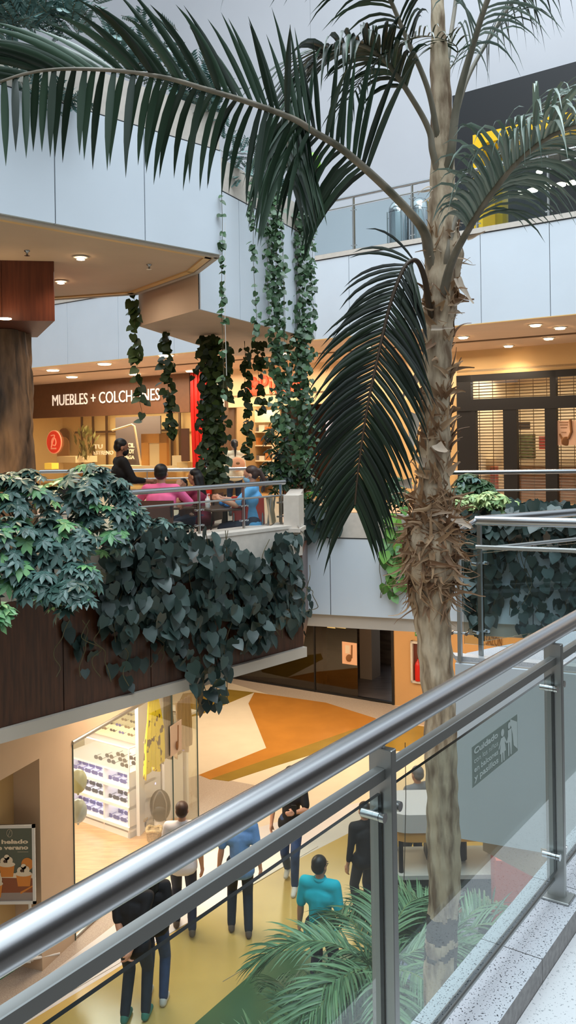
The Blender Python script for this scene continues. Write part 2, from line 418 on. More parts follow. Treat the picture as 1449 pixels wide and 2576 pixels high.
struct('trim_ceiling_slot', MB().seg(p, q, 3.585, 3.62, 0.16, m_slot))
# level 3 back wall
_ua = ONL(1150, 400, U0, U1); _zt = ONL(1300, 200, U0, U1, .5).z - .15
_ug = MB(); _q = (_ua.x, _ua.y)
_dU = (Vector(U1) - Vector(U0)).normalized(); _nb = Vector((-_dU.y, _dU.x)); _nb = _nb if _nb.y > 0 else -_nb
_ug.prism([Vector(U0), Vector(_q), Vector(_q) + _nb * .3, Vector(U0) + _nb * .3], L3 - .1, 19, m_wall)
_ug.prism([Vector(_q), Vector(U1), Vector(U1) + _nb * .3, Vector(_q) + _nb * .3], _zt, 19, m_wall)
struct('wall_gallery_back', _ug)
struct('wall_gallery_left', MB().prism([(-15.7, 2), (-15.4, 2), (-15.4, 34), (-15.7, 34)], L3, 19, m_wall))

# ---------------------------------------------------------------- level 3 terraces at upper left
V1 = [V1a, V1b, (-1.01, 10.2), (-1.98, 11.66), (-3.16, 12.0), (-9, 13.7), (-15.4, 14), (-15.4, 3), (-8, 3)]
struct('ceiling_upper_terrace', MB().prism(V1, 3.6, 4.70, m_panel, bottom=m_soffit, top=m_cream))
fascia('wall_upper_terrace', V1a, V1b, 3.6, 4.70, [dist_on(V1a, V1b, x, 450) for x in (-150, 132, 357)], th=0.04)
cb = MB().seg(V1a, V1b, 4.715, 5.12, -0.12, m_cream, off=0.02).seg(V1a, V1b, 4.70, 4.716, -0.1, m_gap, off=0.03)
struct('parapet_upper_terrace', cb)
tg = MB()
for a, b in ((V1a, V1b), (V1b, (-1.01, 10.2)), ((-1.01, 10.2), (-1.98, 11.66)), ((-1.98, 11.66), (-9, 13.7))):
    d = (Vector(b) - Vector(a)).normalized(); n = Vector((-d.y, d.x))
    tg.prism([Vector(a) + n * .07, Vector(b) + n * .07, Vector(b) + n * .15, Vector(a) + n * .15], 3.582, 3.602, m_gold)
    tg.prism([Vector(a) + n * .0, Vector(b) + n * .0, Vector(b) + n * .06, Vector(a) + n * .06], 3.575, 3.6, m_soffit2)
struct('trim_upper_soffit', tg)
V2 = [(-1.03, 10.3), (0.43, 13.6), (0.3, 15.6), (-1.0, 16.2), (-1.98, 11.75)]
struct('ceiling_stair_block', MB().prism(V2, 3.17, 4.69, m_soffit, bottom=m_soffit, top=m_cream))
fascia('wall_stair_block', V2[0], V2[1], 3.17, 4.70, [dist_on(V2[0], V2[1], x, 700) for x in (598, 668, 735)], th=0.03)
struct('parapet_stair_block', MB().seg(V2[0], V2[1], 4.716, 5.12, -0.12, m_cream, off=0.02).seg(V2[0], V2[1], 4.70, 4.716, -0.1, m_gap, off=0.03))
struct('planter_soil', MB().prism([(-5.7, 4.3), (-0.85, 9.4), (-1.3, 9.9), (-6.2, 4.9)], 4.7, 4.95, MATS['dark_soil']))
struct('planter_soil', MB().prism([(-1.1, 10.4), (0.35, 13.6), (-0.2, 13.9), (-1.6, 10.7)], 4.69, 4.95, MATS['dark_soil']))

# ---------------------------------------------------------------- near walkway, kerb
N0 = Vector((-0.341, 1.009)); dN = Vector((1.241, 1.751)).normalized(); nN = Vector((dN.y, -dN.x))   # nN: towards the walkway
def Np(t, off=0.0): return N0 + dN * t + nN * off     # t metres along the rail from the left picture edge
a, b = Np(-3, -0.10), Np(7.0, -0.10)
c0, c1 = Np(-3, 0.068), Np(7.0, 0.068)
mbk = MB()
# kerb stones .61 m long
t = -2.9
ks = (ATZ(1266, 2380, 0.28)); t0 = (Vector((ks.x, ks.y)) - N0).dot(dN)
t = t0 - 0.40 * 10
while t < 7:
    mbk.prism([Np(t + .0015, -0.10), Np(t + .3985, -0.10), Np(t + .3985, 0.068), Np(t + .0015, 0.068)], 0.0, 0.28, m_kerb_side, top=m_kerb)
    t += 0.40
mbk.prism([Np(-3, -.095), Np(7, -.095), Np(7, .066), Np(-3, .066)], 0.0, 0.2785, m_gap)
struct('trim_kerb', mbk)
struct('floor_walkway_border', MB().prism([Np(-3, 0.069), Np(7.2, 0.069), Np(7.2, 0.31), Np(-3, 0.31)], -0.9, 0.219, m_terrazzo))
struct('floor_walkway', MB().prism([Np(-3, 0.31), Np(7.2, 0.31), Np(7.2, 4.5), Np(-3, 6)], -0.9, 0.219, M('dark_reflected_floor', (84, 78, 74), 0.4, var=.1, scale=20)))  # out of view; coloured dark so the glass mirrors only the pale strip
struct('wall_walkway_edge', MB().prism([Np(-3, -0.09), Np(7.0, -0.09), Np(7.0, 0.06), Np(-3, 0.06)], -0.9, 0.0, m_panel))
struct('wall_walkway_unseen', MB().prism([Np(-6, 3.6), Np(9, 3.6), Np(9, 3.8), Np(-6, 3.8)], -0.9, 3.4, M('dark_reflected_wall', (52, 46, 42), 0.6)))  # unseen wall, added so the balustrade glass has something dark to reflect
# small bridge with pale cladding to the right
B0 = ATZ(1147, 1661, 0.10); B0 = (B0.x, B0.y)
dB = Vector((0.915, -0.405)).normalized()
B1 = tuple(Vector(B0) + dB * 2.6)
Bb = (B0[0] + 3.4, B0[1] + 2.35)
struct('floor_bridge', MB().prism([B0, B1, (5.5, 6.0), Bb, (B0[0] + 0.12, B0[1] + 0.22)], -1.08, 0.095, m_soffit2, top=m_kerb, bottom=m_soffit2))
fascia('wall_bridge', tuple(Vector(B0) - dB * 0.0), B1, -1.11, 0.085, [], th=0.03)
bb = MB().prism([Vector(B0) + dB * .0 + Vector((.0, .02)), Vector(B1), Vector(B1) + Vector((0, .1)), Vector(B0) + Vector((.0, .12))], 0.095, 0.125, m_terrazzo)
struct('trim_bridge', bb)
p = AT(1215, 2150, 6.2); q = AT(1420, 2150, 5.6)
struct('beam_under_bridge', MB().prism([(p.x, p.y), (q.x, q.y), (q.x + .3, q.y + .9), (p.x + .4, p.y + .9)], -1.30, -1.08, m_soffit))
# ================================================================ RAILINGS
def rail_run(mb, p0, p1, z, r, mat, n=12): mb.tube([(p0[0], p0[1], z), (p1[0], p1[1], z)], r, mat, n=n)

# ---- near balustrade
R = thing('balcony_railing', 'large steel and glass railing crossing the foreground, nearest the viewer', 'railing', (*Np(1.0), 0.28))
def loc(o_parent, mb, name):       # build in world space under a parent that sits at its base
    o = mb.build(name, o_parent); o.matrix_parent_inverse = o_parent.matrix_world.inverted() if False else Matrix.Translation(-Vector(o_parent.location)); return o
mb = MB(); mb.tube([(*Np(t), 1.062) for t in np.linspace(-2.6, 6.6, 24)], 0.0255, M('handrail_steel', (196, 196, 198), 0.27, metal=1.0), n=40); loc(R, mb, 'handrail')
def plan_t(x, y=1900):
    q = ONL(x, y, tuple(N0), tuple(N0 + dN)); return (Vector((q.x, q.y)) - N0).dot(dN)
posts = [plan_t(962), plan_t(1396)]
gap = posts[1] - posts[0]
posts = [posts[0] - 2 * gap, posts[0] - gap] + posts + [posts[1] + gap, posts[1] + 2 * gap]
mb = MB()
hN = math.atan2(dN.y, dN.x)
for a, b in zip(posts[:-1], posts[1:]):
    c = (Np(a) + Np(b)) / 2
    mb.box((c.x - nN.x * .0, c.y, 0.981), (b - a - 0.02, 0.022, 0.024), m_steel_d, rz=hN, bev=0.0015)
loc(R, mb, 'middle_rail')
mb = MB(); rail_run(mb, Np(-2.6, -0.012), Np(6.6, -0.012), 0.335, 0.010, m_steel_d, n=16); loc(R, mb, 'bottom_rail')
for t in posts:
    c = Np(t)
    mb = MB().box((c.x, c.y, 0.655), (0.020, 0.052, 0.75), m_steel_d, rz=hN, bev=0.0015)
    mb.box((c.x, c.y, 0.284), (0.07, 0.09, 0.008), m_steel_d, rz=hN, bev=0.002)
    po = loc(R, mb, 'post')
    mb = MB().tube([(c.x, c.y, 1.028), (c.x, c.y, 1.042)], 0.006, m_steel_pol)
    mb.build('rail_pin', po)
    for sgn in (-1, 1):
        for zz in (0.905, 0.415):
            q = Np(t + sgn * 0.032); q0 = Vector((*q, zz)); w = Vector((nN.x, nN.y, 0))
            mb = MB().tube([q0 - w * 0.030, q0 + w * 0.010], 0.0085, m_steel_pol, n=16)
            mb.tube([q0 + w * 0.012, q0 + w * 0.022], 0.0098, m_steel_pol, n=16)
            mb.tube([Vector((c.x, c.y, zz)) - w * 0.012, q0 - w * 0.012], 0.005, m_steel_pol, n=8)
            mb.build('glass_clamp', po)
panes = []
for a, b in zip(posts[:-1], posts[1:]):
    p, q = Np(a + 0.026), Np(b - 0.014)
    mb = MB(); th = 0.004
    v = [(*(p - nN * th), .36), (*(q - nN * th), .36), (*(q + nN * th), .36), (*(p + nN * th), .36)]
    v += [(x, y, 0.943) for x, y, z in v]
    mb.add(v, [(3, 2, 6, 7)], m_glass)
    mb.add(v, [(0, 1, 5, 4)], m_clear if False else glass_mat('clear_pane_back', (0.97, 0.99, 0.98), refl=0.02))
    mb.add(v, [(4, 5, 6, 7), (0, 3, 7, 4), (1, 2, 6, 5), (0, 1, 2, 3)], m_edge)
    panes.append(loc(R, mb, 'glass_panel'))
# printed safety notice on the pane
m_st = M('grey_green_film', (134, 148, 140), 0.5); m_stw = M('pale_film_print', (206, 218, 214), 0.5)
mb = MB()
ta, tb = plan_t(1182, 1930), plan_t(1297, 1850)
oN = 0.0055; zb, zt = 0.808, 0.905; W_ = tb - ta; H_ = zt - zb
def SP(u, v, k=0): q = Np(ta + u * W_, oN + k); return Vector((q.x, q.y, zb + v * H_))
mb.add([SP(0, 0), SP(1, 0), SP(1, 1), SP(0, 1)], [(0, 1, 2, 3)], m_st)
dn3 = Vector((dN.x, dN.y, 0)); up3 = Vector((0, 0, 1))
for txt, u, v, w, h, bd in (('Cuidado', .04, .775, .50, .16, .03), ('con los niños', .04, .56, .50, .13, .0), ('en balcones', .04, .335, .50, .14, .015), ('y pasillos', .04, .07, .50, .20, .02)):
    text_on(mb, txt, SP(u, v, .0006), dn3, up3, w * W_, h * H_, 0.0003, m_stw, bold=bd)
def poly(uv, mat, k=.0006): mb.add([SP(u, v, k) for u, v in uv], [tuple(range(len(uv)))], mat)
def disc(u, v, ru, rv, mat, k=.0006): poly([(u + ru * math.cos(a * PI / 8), v + rv * math.sin(a * PI / 8)) for a in range(16)], mat, k)
disc(.645, .80, .035, .10, m_stw)
poly([(.61, .68), (.68, .68), (.74, .48), (.72, .45), (.69, .55), (.715, .28), (.68, .28), (.68, .05), (.655, .05), (.65, .28), (.635, .28), (.63, .05), (.605, .05), (.605, .28), (.575, .28), (.60, .55), (.565, .42), (.55, .46)], m_stw)
disc(.80, .86, .032, .09, m_stw)
poly([(.765, .75), (.85, .75), (.855, .45), (.845, .06), (.82, .06), (.81, .40), (.80, .40), (.79, .06), (.765, .06), (.765, .42), (.73, .46), (.725, .43), (.765, .6)], m_stw)
poly([(.83, 1.0), (.99, .80), (.99, .06), (.90, .24), (.88, .55), (.85, .78), (.82, .88)], m_stw, .0003)
pp = panes[2]
o = mb.build('safety_notice', pp)
o['label'] = 'grey-green notice reading Cuidado con los niños en balcones y pasillos'

# ---- generic glass railing
def railing(label, pts, zf, ztop, postd, bar_r=0.024, mid=None, glass=(None, None), group=None, name='railing', pr=0.014, gmat=None, xpost=None, square=False):
    R = thing(name, label, 'railing', (pts[0][0], pts[0][1], zf), group=group)
    inv = Matrix.Translation(-Vector(R.location))
    def put(mb, nm, par=R):
        o = mb.build(nm, par); o.matrix_parent_inverse = inv if par is R else Matrix.Identity(4); return o
    mb = MB(); mb.tube([(p[0], p[1], ztop) for p in pts], bar_r, m_steel, n=16); put(mb, 'handrail')
    if mid:
        for z in mid:
            mb = MB(); mb.tube([(p[0], p[1], z) for p in pts], bar_r * 0.45, m_steel_d, n=8); put(mb, 'middle_rail')
    for a, b in zip(pts[:-1], pts[1:]):
        a = Vector(a[:2]); b = Vector(b[:2]); d = b - a; L = d.length; d /= L
        k = max(1, round(L / postd)); st = [L * i / k for i in range(k + 1)] if xpost is None else xpost
        for s_ in st:
            c = a + d * s_
            mb = MB().box((c.x, c.y, (zf + ztop) / 2 - 0.01), (pr * 1.2, pr * 2.6, ztop - zf - 0.03), m_steel_d, rz=math.atan2(d.y, d.x), bev=0.001)
            mb.tube([(c.x, c.y, ztop - 0.06), (c.x, c.y, ztop - 0.01)], pr * .6, m_steel, n=8)
            po = put(mb, 'post')
            if glass[0] is not None:
                nn = Vector((d.y, -d.x))
                for zz in (glass[0] + 0.07, glass[1] - 0.07):
                    cm = MB(); cm.tube([(*(c - d * 0.05), zz), (*(c + d * 0.05), zz)], 0.008, m_steel_pol, n=8)
                    for sg in (-1, 1): cm.tube([(*(c + d * .05 * sg - nn * .02), zz), (*(c + d * .05 * sg + nn * .025), zz)], 0.012, m_steel_pol, n=8)
                    put(cm, 'glass_clamp', po)
        if glass[0] is not None:
            for i in range(len(st) - 1):
                p = a + d * (st[i] + 0.03); q = a + d * (st[i + 1] - 0.03); nn = Vector((d.y, -d.x)) * 0.005
                g = MB(); v = [(*(p - nn), glass[0]), (*(q - nn), glass[0]), (*(q + nn), glass[0]), (*(p + nn), glass[0])]; v += [(x, y, glass[1]) for x, y, z in v]
                g.add(v, [(3, 2, 6, 7), (0, 1, 5, 4)], gmat or m_glass_far); g.add(v, [(4, 5, 6, 7), (0, 3, 7, 4), (1, 2, 6, 5), (0, 1, 2, 3)], m_edge)
                put(g, 'glass_panel')
    return R
# terrace rail on the parapet
rp = [ONL(x, 1235, F1a, F1b, off=-0.16) for x in (150, 500, 612, 706)]
pa = Vector(F1a) + d1 * 2.5 - n1 * 0.16; pb = Vector(F1a) + d1 * (Lw - 0.10) - n1 * 0.16
xp = sorted([(Vector((q.x, q.y)) - pa).dot(d1) for q in rp]); xp = [xp[0] - 1.6] + xp if xp[0] > 2 else xp
xp = [x for x in xp if x > 0]
railing('steel and glass railing on the cream café parapet, in front of the seated people', [pa, pb], 0.53, 1.07, 2, bar_r=0.03, mid=[0.90], glass=(0.56, 0.88), gmat=m_glass_far, xpost=xp, name='terrace_railing')
p, q = AT(100, 1181, 17.6), AT(640, 1181, 17.6)
railing('long brass-lit railing behind the café terrace, in front of the furniture shop', [(p.x, p.y), (q.x, q.y)], 0.0, 1.03, 2.0, bar_r=0.035, mid=[0.86], glass=(0.1, 0.8), name='rear_terrace_railing')
p, q = AT(1128, 1194, 12.95), AT(1600, 1194, 12.75)
railing('steel railing behind the right planter, before the black shop doors', [(p.x, p.y), (q.x, q.y)], 0.0, 1.09, 3.6, bar_r=0.033, mid=[0.82], name='corridor_railing')
# bridge rails
ap = ONL(1196, 1317, B0, B1, off=0.0); a2 = (ap.x, ap.y)
e1 = tuple(Vector(a2) + dB * 2.4)
off_ = (Vector(a2) - Vector(B0)).dot(dB)
br = railing('bright steel railing along the front of the small bridge at right', [a2, tuple(Vector(a2) + dB * 2.4)], 0.095, 1.065, 5, bar_r=0.032, mid=[0.885], glass=(0.22, 0.87), gmat=m_glass_far, name='bridge_railing', pr=0.02, xpost=[-off_ + .03, 1.1 - off_, 2.3])
mb = MB(); q = AT(1150, 1338, 5.45); mb.tube([(a2[0], a2[1], 1.065), q, q + Vector((-.25, -.3, 0))], 0.016, m_steel, n=12)
o = mb.build('handrail_return', br); o.matrix_parent_inverse = Matrix.Translation(-Vector(br.location))
q = AT(1449, 1289, 6.5)
d_ = (Vector((q.x, q.y)) - Vector(a2)).normalized()
railing('second steel railing of the small bridge, slanting away behind the front one', [tuple(Vector(a2) + d_ * .05 + Vector((0, .05))), tuple(Vector(a2) + d_ * 1.25), tuple(Vector(a2) + d_ * 3.0)], 0.095, 1.06, 3, bar_r=0.03, mid=[0.86], glass=(0.22, 0.83), name='bridge_railing')
# gallery rail level 3
g0 = ONL(730, 520, F3a, F3b, off=-0.12); g1 = Vector((8.0, 11.95))
gx = [(Vector((ONL(x, 480, F3a, F3b, off=-0.12).x, ONL(x, 480, F3a, F3b, off=-0.12).y)) - Vector((g0.x, g0.y))).length for x in (742, 889, 1037, 1200, 1380)]
railing('dark steel and glass railing of the upper gallery before two steel bins', [(g0.x, g0.y), tuple(g1)], L3 + 0.07, L3 + 1.15, 2, bar_r=0.033, mid=[L3 + 0.98], glass=(L3 + 0.12, L3 + 0.95), name='gallery_railing', xpost=gx, pr=0.02)
# ================================================================ SHOP FRONTS, LAMPS
m_inwall = M('shop_cream_wall', (232, 204, 150), 0.6)
m_infloor = M('shop_floor', (190, 150, 100), 0.3)
m_lintel = M('dark_brown_frame', (74, 44, 26), 0.5)
m_ledge = M('cream_ledge', (236, 220, 184), 0.5)
up3 = Vector((0, 0, 1)); dW3 = Vector((dW.x, dW.y, 0)); nW3 = Vector((nW.x, nW.y, 0))
def WP(x, y, off=0.0): return Wp(x, y, off)
def wz(x, y, off=0.0): return Wp(x, y, off).z
def room(name, x0, x1, depth, z0, z1, wall, floor, ceil=True, c0=0.0):
    a, b = Vector(XS[x0]), Vector(XS[x1])
    a2, b2 = a - nW * depth, b - nW * depth
    mb = MB(); t = 0.05
    mb.prism([a2, b2, b2 - nW * t, a2 - nW * t], z0, z1, wall)
    mb.prism([a - nW * .3, a2, a2 + dW * t, a - nW * .3 + dW * t], z0, z1, wall)
    mb.prism([b - nW * .3, b2, b2 - dW * t, b - nW * .3 - dW * t], z0, z1, wall)
    mb.prism([a, b, b2, a2], z1, z1 + t, wall); mb.prism([a, b, b2, a2], z0 - .02, z0 + 0.012, floor)
    struct(name, mb)
room('wall_furniture_shop', -40, 478, 3.5, 0, 2.9, m_inwall, m_infloor)
room('wall_cosmetics_shop', 574, 690, 1.6, 0, 2.8, M('shop_khaki_wall', (170, 140, 96), 0.6), m_infloor)
room('wall_dark_shop', 690, 870, 2.0, 0, 2.8, M('shop_brown_wall', (70, 46, 34), 0.6), m_infloor)
room('wall_grille_shop', 1150, 1600, 3.2, 0, 3.1, M('shop_sand_wall', (222, 202, 166), 0.6), m_infloor)
def mid(a, b, dep, z): 
    p = (Vector(XS[a]) + Vector(XS[b])) / 2 - nW * dep; return (p.x, p.y, z)
area_light('furniture_shop_lamp', mid(-40, 478, 1.6, 2.8), 4.0, 170, (1.0, .80, .50), rot=(0, 0, -0.66), sy=1.5)
area_light('cosmetics_shop_lamp', mid(574, 690, .8, 2.7), 1.2, 26, (1.0, .86, .64))
area_light('dark_shop_lamp', mid(690, 870, 1.0, 2.7), 1.2, 7, (1.0, .80, .60))
area_light('grille_shop_lamp', mid(1150, 1449, 1.4, 3.0), 2.5, 70, (1.0, .92, .78), rot=(0, 0, -0.66), sy=1.2)

# ---- sign lettering
def sign_text(txt, x0, yb0, x1, yt, mat, name, label, off=0.06, bold=0.03, dep=0.05):
    a = WP(x0, yb0, off); b = WP(x1, yb0, off); w = (Vector((b.x, b.y)) - Vector((a.x, a.y))).length
    z1 = WP((x0 + x1) / 2, yt, off).z; zb = WP((x0 + x1) / 2, yb0 - (x1 - x0) * .0, off).z
    mb = MB(); text_on(mb, txt, (a.x, a.y, zb), dW3, up3, w, z1 - zb, dep * .4, mat, bold=bold)
    o = mb.build(name); return tag(o, label, 'sign')
sign_text('MUEBLES + COLCHONES', 132, 1014, 402, 985, m_letter, 'shop_sign', 'white raised letters MUEBLES + COLCHONES on the brown shop band', bold=0.0)
m_red = M('red_orange_letter', (224, 84, 50), 0.45, emit=0.15)
sp = thing('shop_sign', 'red sign reading Piedis with a flower mark on the pale shop header', 'sign', WP(625, 995, 0.05))
inv = Matrix.Translation(-Vector(sp.location))
def putp(mb, nm, par, iv):
    o = mb.build(nm, par); o.matrix_parent_inverse = iv; return o
mb = MB(); a = WP(655, 988, .05); b = WP(762, 988, .05)
text_on(mb, 'Piedis', (a.x, a.y, WP(708, 989, .05).z), dW3, up3, (Vector(b) - Vector(a)).length, WP(708, 941, .05).z - WP(708, 989, .05).z, 0.05, m_red)
putp(mb, 'lettering', sp, inv)
mb = MB(); c = WP(638, 973, .06)
for k in range(5):
    a_ = PI / 2 + 2 * PI * k / 5
    mb.ell(c + dW3 * (math.cos(a_) * .13) + up3 * (math.sin(a_) * .15), (.11, .03, .13), m_red)
putp(mb, 'flower_mark', sp, inv)

# ---- furniture shop front (window 1)
w1 = MB(); 
a, b = Vector(XS[-40]), Vector(XS[478])
w1.prism([a, b, b - nW * .03, a - nW * .03], 0.0, 0.05, m_lintel)
wf = struct('window_1', w1)
g = MB(); g.prism([a + nW * .0, b, b - nW * .012, a - nW * .012], 0.05, 2.44, m_shopglass); g.build('glass_panel', wf)
def at_shop(x, y, dep): return WP(x, y, -dep)
# red round window sign
c = WP(136, 1112, .04)
rs = thing('window_sign', 'round red shop-window sign with a pale looping letter', 'sign', c)
inv = Matrix.Translation(-c)
MW = Matrix(((dW3.x, -nW3.x, 0, c.x), (dW3.y, -nW3.y, 0, c.y), (0, 0, 1, c.z), (0, 0, 0, 1)))   # local x along wall, y into wall
mb = MB(); r = .37
def cyl_on(mb, r, d0, d1, mat, cx=0, cz=0, n=32, rz_=1.0):
    v = [MW @ Vector((cx + r * math.cos(2 * PI * k / n), y, cz + r * rz_ * math.sin(2 * PI * k / n))) for y in (d0, d1) for k in range(n)]
    mb.add(v, [(k, (k + 1) % n, n + (k + 1) % n, n + k) for k in range(n)] + [tuple(range(n)), tuple(range(2 * n - 1, n - 1, -1))], mat)
m_rsign = M('red_sign_disc', (222, 62, 36), 0.45, emit=0.2); m_rrim = M('salmon_sign_rim', (246, 150, 110), 0.45, emit=0.2)
cyl_on(mb, r + .03, -.01, .02, m_rrim); cyl_on(mb, r, -.02, .0, m_rsign); putp(mb, 'disc', rs, inv)
mb = MB()
path = [(-.12, .22), (.06, .22), (-.04, .0), (-.12, -.18), (-.10, -.10), (-.08, .05), (.0, .14), (.1, .10), (.14, -.02), (.08, -.12), (-.02, -.10)]
mb.tube([MW @ Vector((x, -.03, z)) for x, z in catmull([(x, 0, z) for x, z in path], 5) for x, z in [(x, z)]] if False else [MW @ Vector((p.x, -.03, p.z)) for p in catmull([(x, 0, z) for x, z in path], 5)], .022, m_rrim, n=6)
mb.box((0, 0, 0), (.28, .015, .05), m_rrim, mtx=MW @ Matrix.Translation((0, -.03, -.22)))
putp(mb, 'looping_letter', rs, inv)

# interior of the furniture shop
m_ltwood = M('honey_wood', (206, 144, 66), 0.5); m_brownd = M('brown_decor', (128, 84, 44), 0.7); m_tan2 = M('taupe_decor', (176, 128, 84), 0.7)
def wallbox(name, label, cat, x0, y0, x1, y1, dep, th, mat, group=None, extra=None):
    a = at_shop(x0, y1, dep); b = at_shop(x1, y1, dep); z1 = at_shop((x0 + x1) / 2, y0, dep).z; z0 = at_shop((x0 + x1) / 2, y1, dep).z
    mb = MB(); A, B = Vector((a.x, a.y)), Vector((b.x, b.y)); mb.prism([A, B, B - nW * th, A - nW * th], z0, z1, mat)
    if extra: extra(mb, A, B, z0, z1)
    o = mb.build(name); return tag(o, label, cat, group) if label else o
arch = MB(); a = at_shop(144, 1144, 3.3)
for (x, y, w, h, mt, dd) in ((160, 1098, .34, .55, m_brownd, 3.35), (158, 1118, .36, .50, m_tan2, 3.2)):
    c_ = at_shop(x, y, dd); n = 24
    vs = [c_ + dW3 * (w * math.cos(PI * k / n)) + up3 * (h * .6 * math.sin(PI * k / n)) for k in range(n + 1)] + [c_ - dW3 * w - up3 * h, c_ + dW3 * w - up3 * h]
    vs2 = [v - nW3 * .05 for v in vs]; N_ = len(vs)
    arch.add(vs + vs2, [tuple(range(N_))[::-1], tuple(range(N_, 2 * N_))] + [(i, (i + 1) % N_, N_ + (i + 1) % N_, N_ + i) for i in range(N_)], mt)
tag(arch.build('wall_decoration'), 'brown arched panel pair on the back wall behind the round red sign', 'wall decoration')
for x, y, l in ((100, 1094, 'round wicker wall basket, upper one left of the red sign'), (100, 1146, 'round wicker wall basket, lower one left of the red sign')):
    c_ = at_shop(x, y, 3.3); mb = MB()
    mtx = Matrix.Translation(c_) @ Matrix(((dW3.x, nW3.x, 0, 0), (dW3.y, nW3.y, 0, 0), (0, 0, 1, 0), (0, 0, 0, 1)))
    mb.lathe((0, 0, 0), [(0.01, .03), (.12, .05), (.2, .03), (.22, 0)], m_brownd, mtx=mtx @ Matrix.Rotation(-PI / 2, 4, 'X'))
    tag(mb.build('wicker_basket'), l, 'basket', 'wicker baskets on the shop wall')
# window grid at the back of the shop
gb = MB()
for x in (206, 234, 268): 
    p = at_shop(x, 1060, 3.3); gb.box((p.x, p.y, 1.6), (.09, .05, 2.2), m_lintel, rz=math.atan2(dW.y, dW.x))
p = at_shop(188, 1088, 3.3); q = at_shop(470, 1078, 3.3)
gb.prism([(p.x, p.y), (q.x, q.y), (q.x - nW.x * .05, q.y - nW.y * .05), (p.x - nW.x * .05, p.y - nW.y * .05)], p.z - .04, p.z + .04, m_lintel)
for x in (452, 432): 
    p = at_shop(x, 1060, 3.3); gb.box((p.x, p.y, 1.6), (.09, .05, 2.2), m_lintel, rz=math.atan2(dW.y, dW.x))
struct('window_2', gb)
wallbox('advertising_panel', 'dark grey-blue sale panel with white lettering inside the furniture shop', 'poster', 292, 1048, 405, 1172, 2.6, .05, M('slate_panel', (88, 78, 82), 0.5))
mb = MB()
m_pl = M('pale_print', (226, 214, 190), 0.5, emit=.15)
for t_, x0, x1, yt, yb in (('TU', 236, 258, 1118, 1129), ('ESTRENO', 236, 285, 1134, 1144), ('FACIL', 309, 338, 1115, 1126), ('Y HOY', 309, 338, 1130, 1141), ('PAGA', 311, 338, 1146, 1155)):
    a = at_shop(x0, yb, 2.5); b = at_shop(x1, yb, 2.5); z1 = at_shop(x0, yt, 2.5).z
    text_on(mb, t_, a, dW3, up3, (Vector((b.x, b.y)) - Vector((a.x, a.y))).length, z1 - a.z, .02, m_pl, bold=.02)
tag(mb.build('lettering'), 'pale window lettering TU ESTRENO FACIL Y HOY inside the furniture shop', 'lettering')
# bent white tube lamp
mb = MB(); 
mb.tube([at_shop(x, y, 1.2) for x, y in ((283, 1083), (332, 1068), (338, 1072), (355, 1172))], .035, m_ledge, n=8)
tag(mb.build('canopy_frame'), 'thin pale bent tube frame rising in front of the slate panel', 'bed frame')
# mirror with wooden frame
a = at_shop(356, 1172, 1.0); b = at_shop(420, 1172, 1.0); zt_ = at_shop(388, 1091, 1.0).z
A, B = Vector((a.x, a.y)), Vector((b.x, b.y)); dd = (B - A).normalized()
mr = thing('standing_mirror', 'honey-coloured wooden mirror frame standing in the furniture shop', 'mirror', (A.x, A.y, a.z)); inv = Matrix.Translation(-Vector(mr.location))
mb = MB(); w = .34
mb.prism([A, A + dd * w, A + dd * w - nW * .1, A - nW * .1], a.z, zt_, m_ltwood).prism([B - dd * w, B, B - nW * .1, B - dd * w - nW * .1], a.z, zt_, m_ltwood)
mb.prism([A, B, B - nW * .1, A - nW * .1], zt_ - .3, zt_, m_ltwood); putp(mb, 'frame', mr, inv)
mb = MB(); mb.prism([A + dd * w - nW * .04, B - dd * w - nW * .04, B - dd * w - nW * .06, A + dd * w - nW * .06], a.z, zt_ - .3, M('mirror_face', (236, 214, 170), 0.2)); putp(mb, 'mirror_glass', mr, inv)
# low shop counters and boxes
wallbox('shop_counter', 'long cream display ledge behind the furniture shop glass', 'counter', 232, 1172, 476, 1186, 0.7, .5, m_ledge)
wallbox('bed_base', 'pale bed with a light mattress left in the furniture shop', 'bed', 143, 1148, 190, 1164, 1.5, 1.0, m_ledge)
wallbox('table_lamp', 'small yellow box lamp on the ledge behind the glass, beside the bark column', 'lamp', 112, 1165, 130, 1180, .6, .3, M('yellow_shade', (236, 190, 70), .5, emit=.5))
wallbox('display_box', 'cream carton box on the ledge, right of the mirror', 'box', 433, 1146, 457, 1172, .8, .3, m_ledge, 'display boxes')
wallbox('display_box', 'low yellow carton on the ledge beside the red drapes', 'box', 445, 1163, 472, 1178, .5, .3, m_inwall, 'display boxes')
wallbox('vertical_poster', 'dark vertical poster with pale strokes beside the red drapes', 'poster', 456, 1078, 476, 1160, .4, .03, M('maroon_poster', (84, 36, 26), .5))
mb = MB()
pp_ = at_shop(215, 1172, 1.8); 
pf = thing('potted_plant', 'dusky green potted plant inside the furniture shop', 'potted plant', (pp_.x, pp_.y, .0)); inv = Matrix.Translation(-Vector(pf.location))
mb.lathe((pp_.x, pp_.y, 0), [(.1, 0), (.22, .1), (.26, .5), (.22, .8)], m_brownd); putp(mb, 'pot', pf, inv)
mb = MB()
for k in range(60):
    a_ = random.random() * 6.28; rr = random.random() * .45; z_ = .85 + random.random() * 1.1
    c_ = Vector((pp_.x + rr * math.cos(a_), pp_.y + rr * math.sin(a_), z_)); t_ = Vector((random.uniform(-.2, .2), random.uniform(-.2, .2), .3)); s_ = t_.cross(Vector((random.random(), random.random(), 0))).normalized() * .06
    mb.add([c_, c_ + t_ * .5 + s_, c_ + t_, c_ + t_ * .5 - s_], [(0, 1, 2, 3)], M('olive_leaf', (96, 90, 40), .6))
putp(mb, 'foliage', pf, inv)
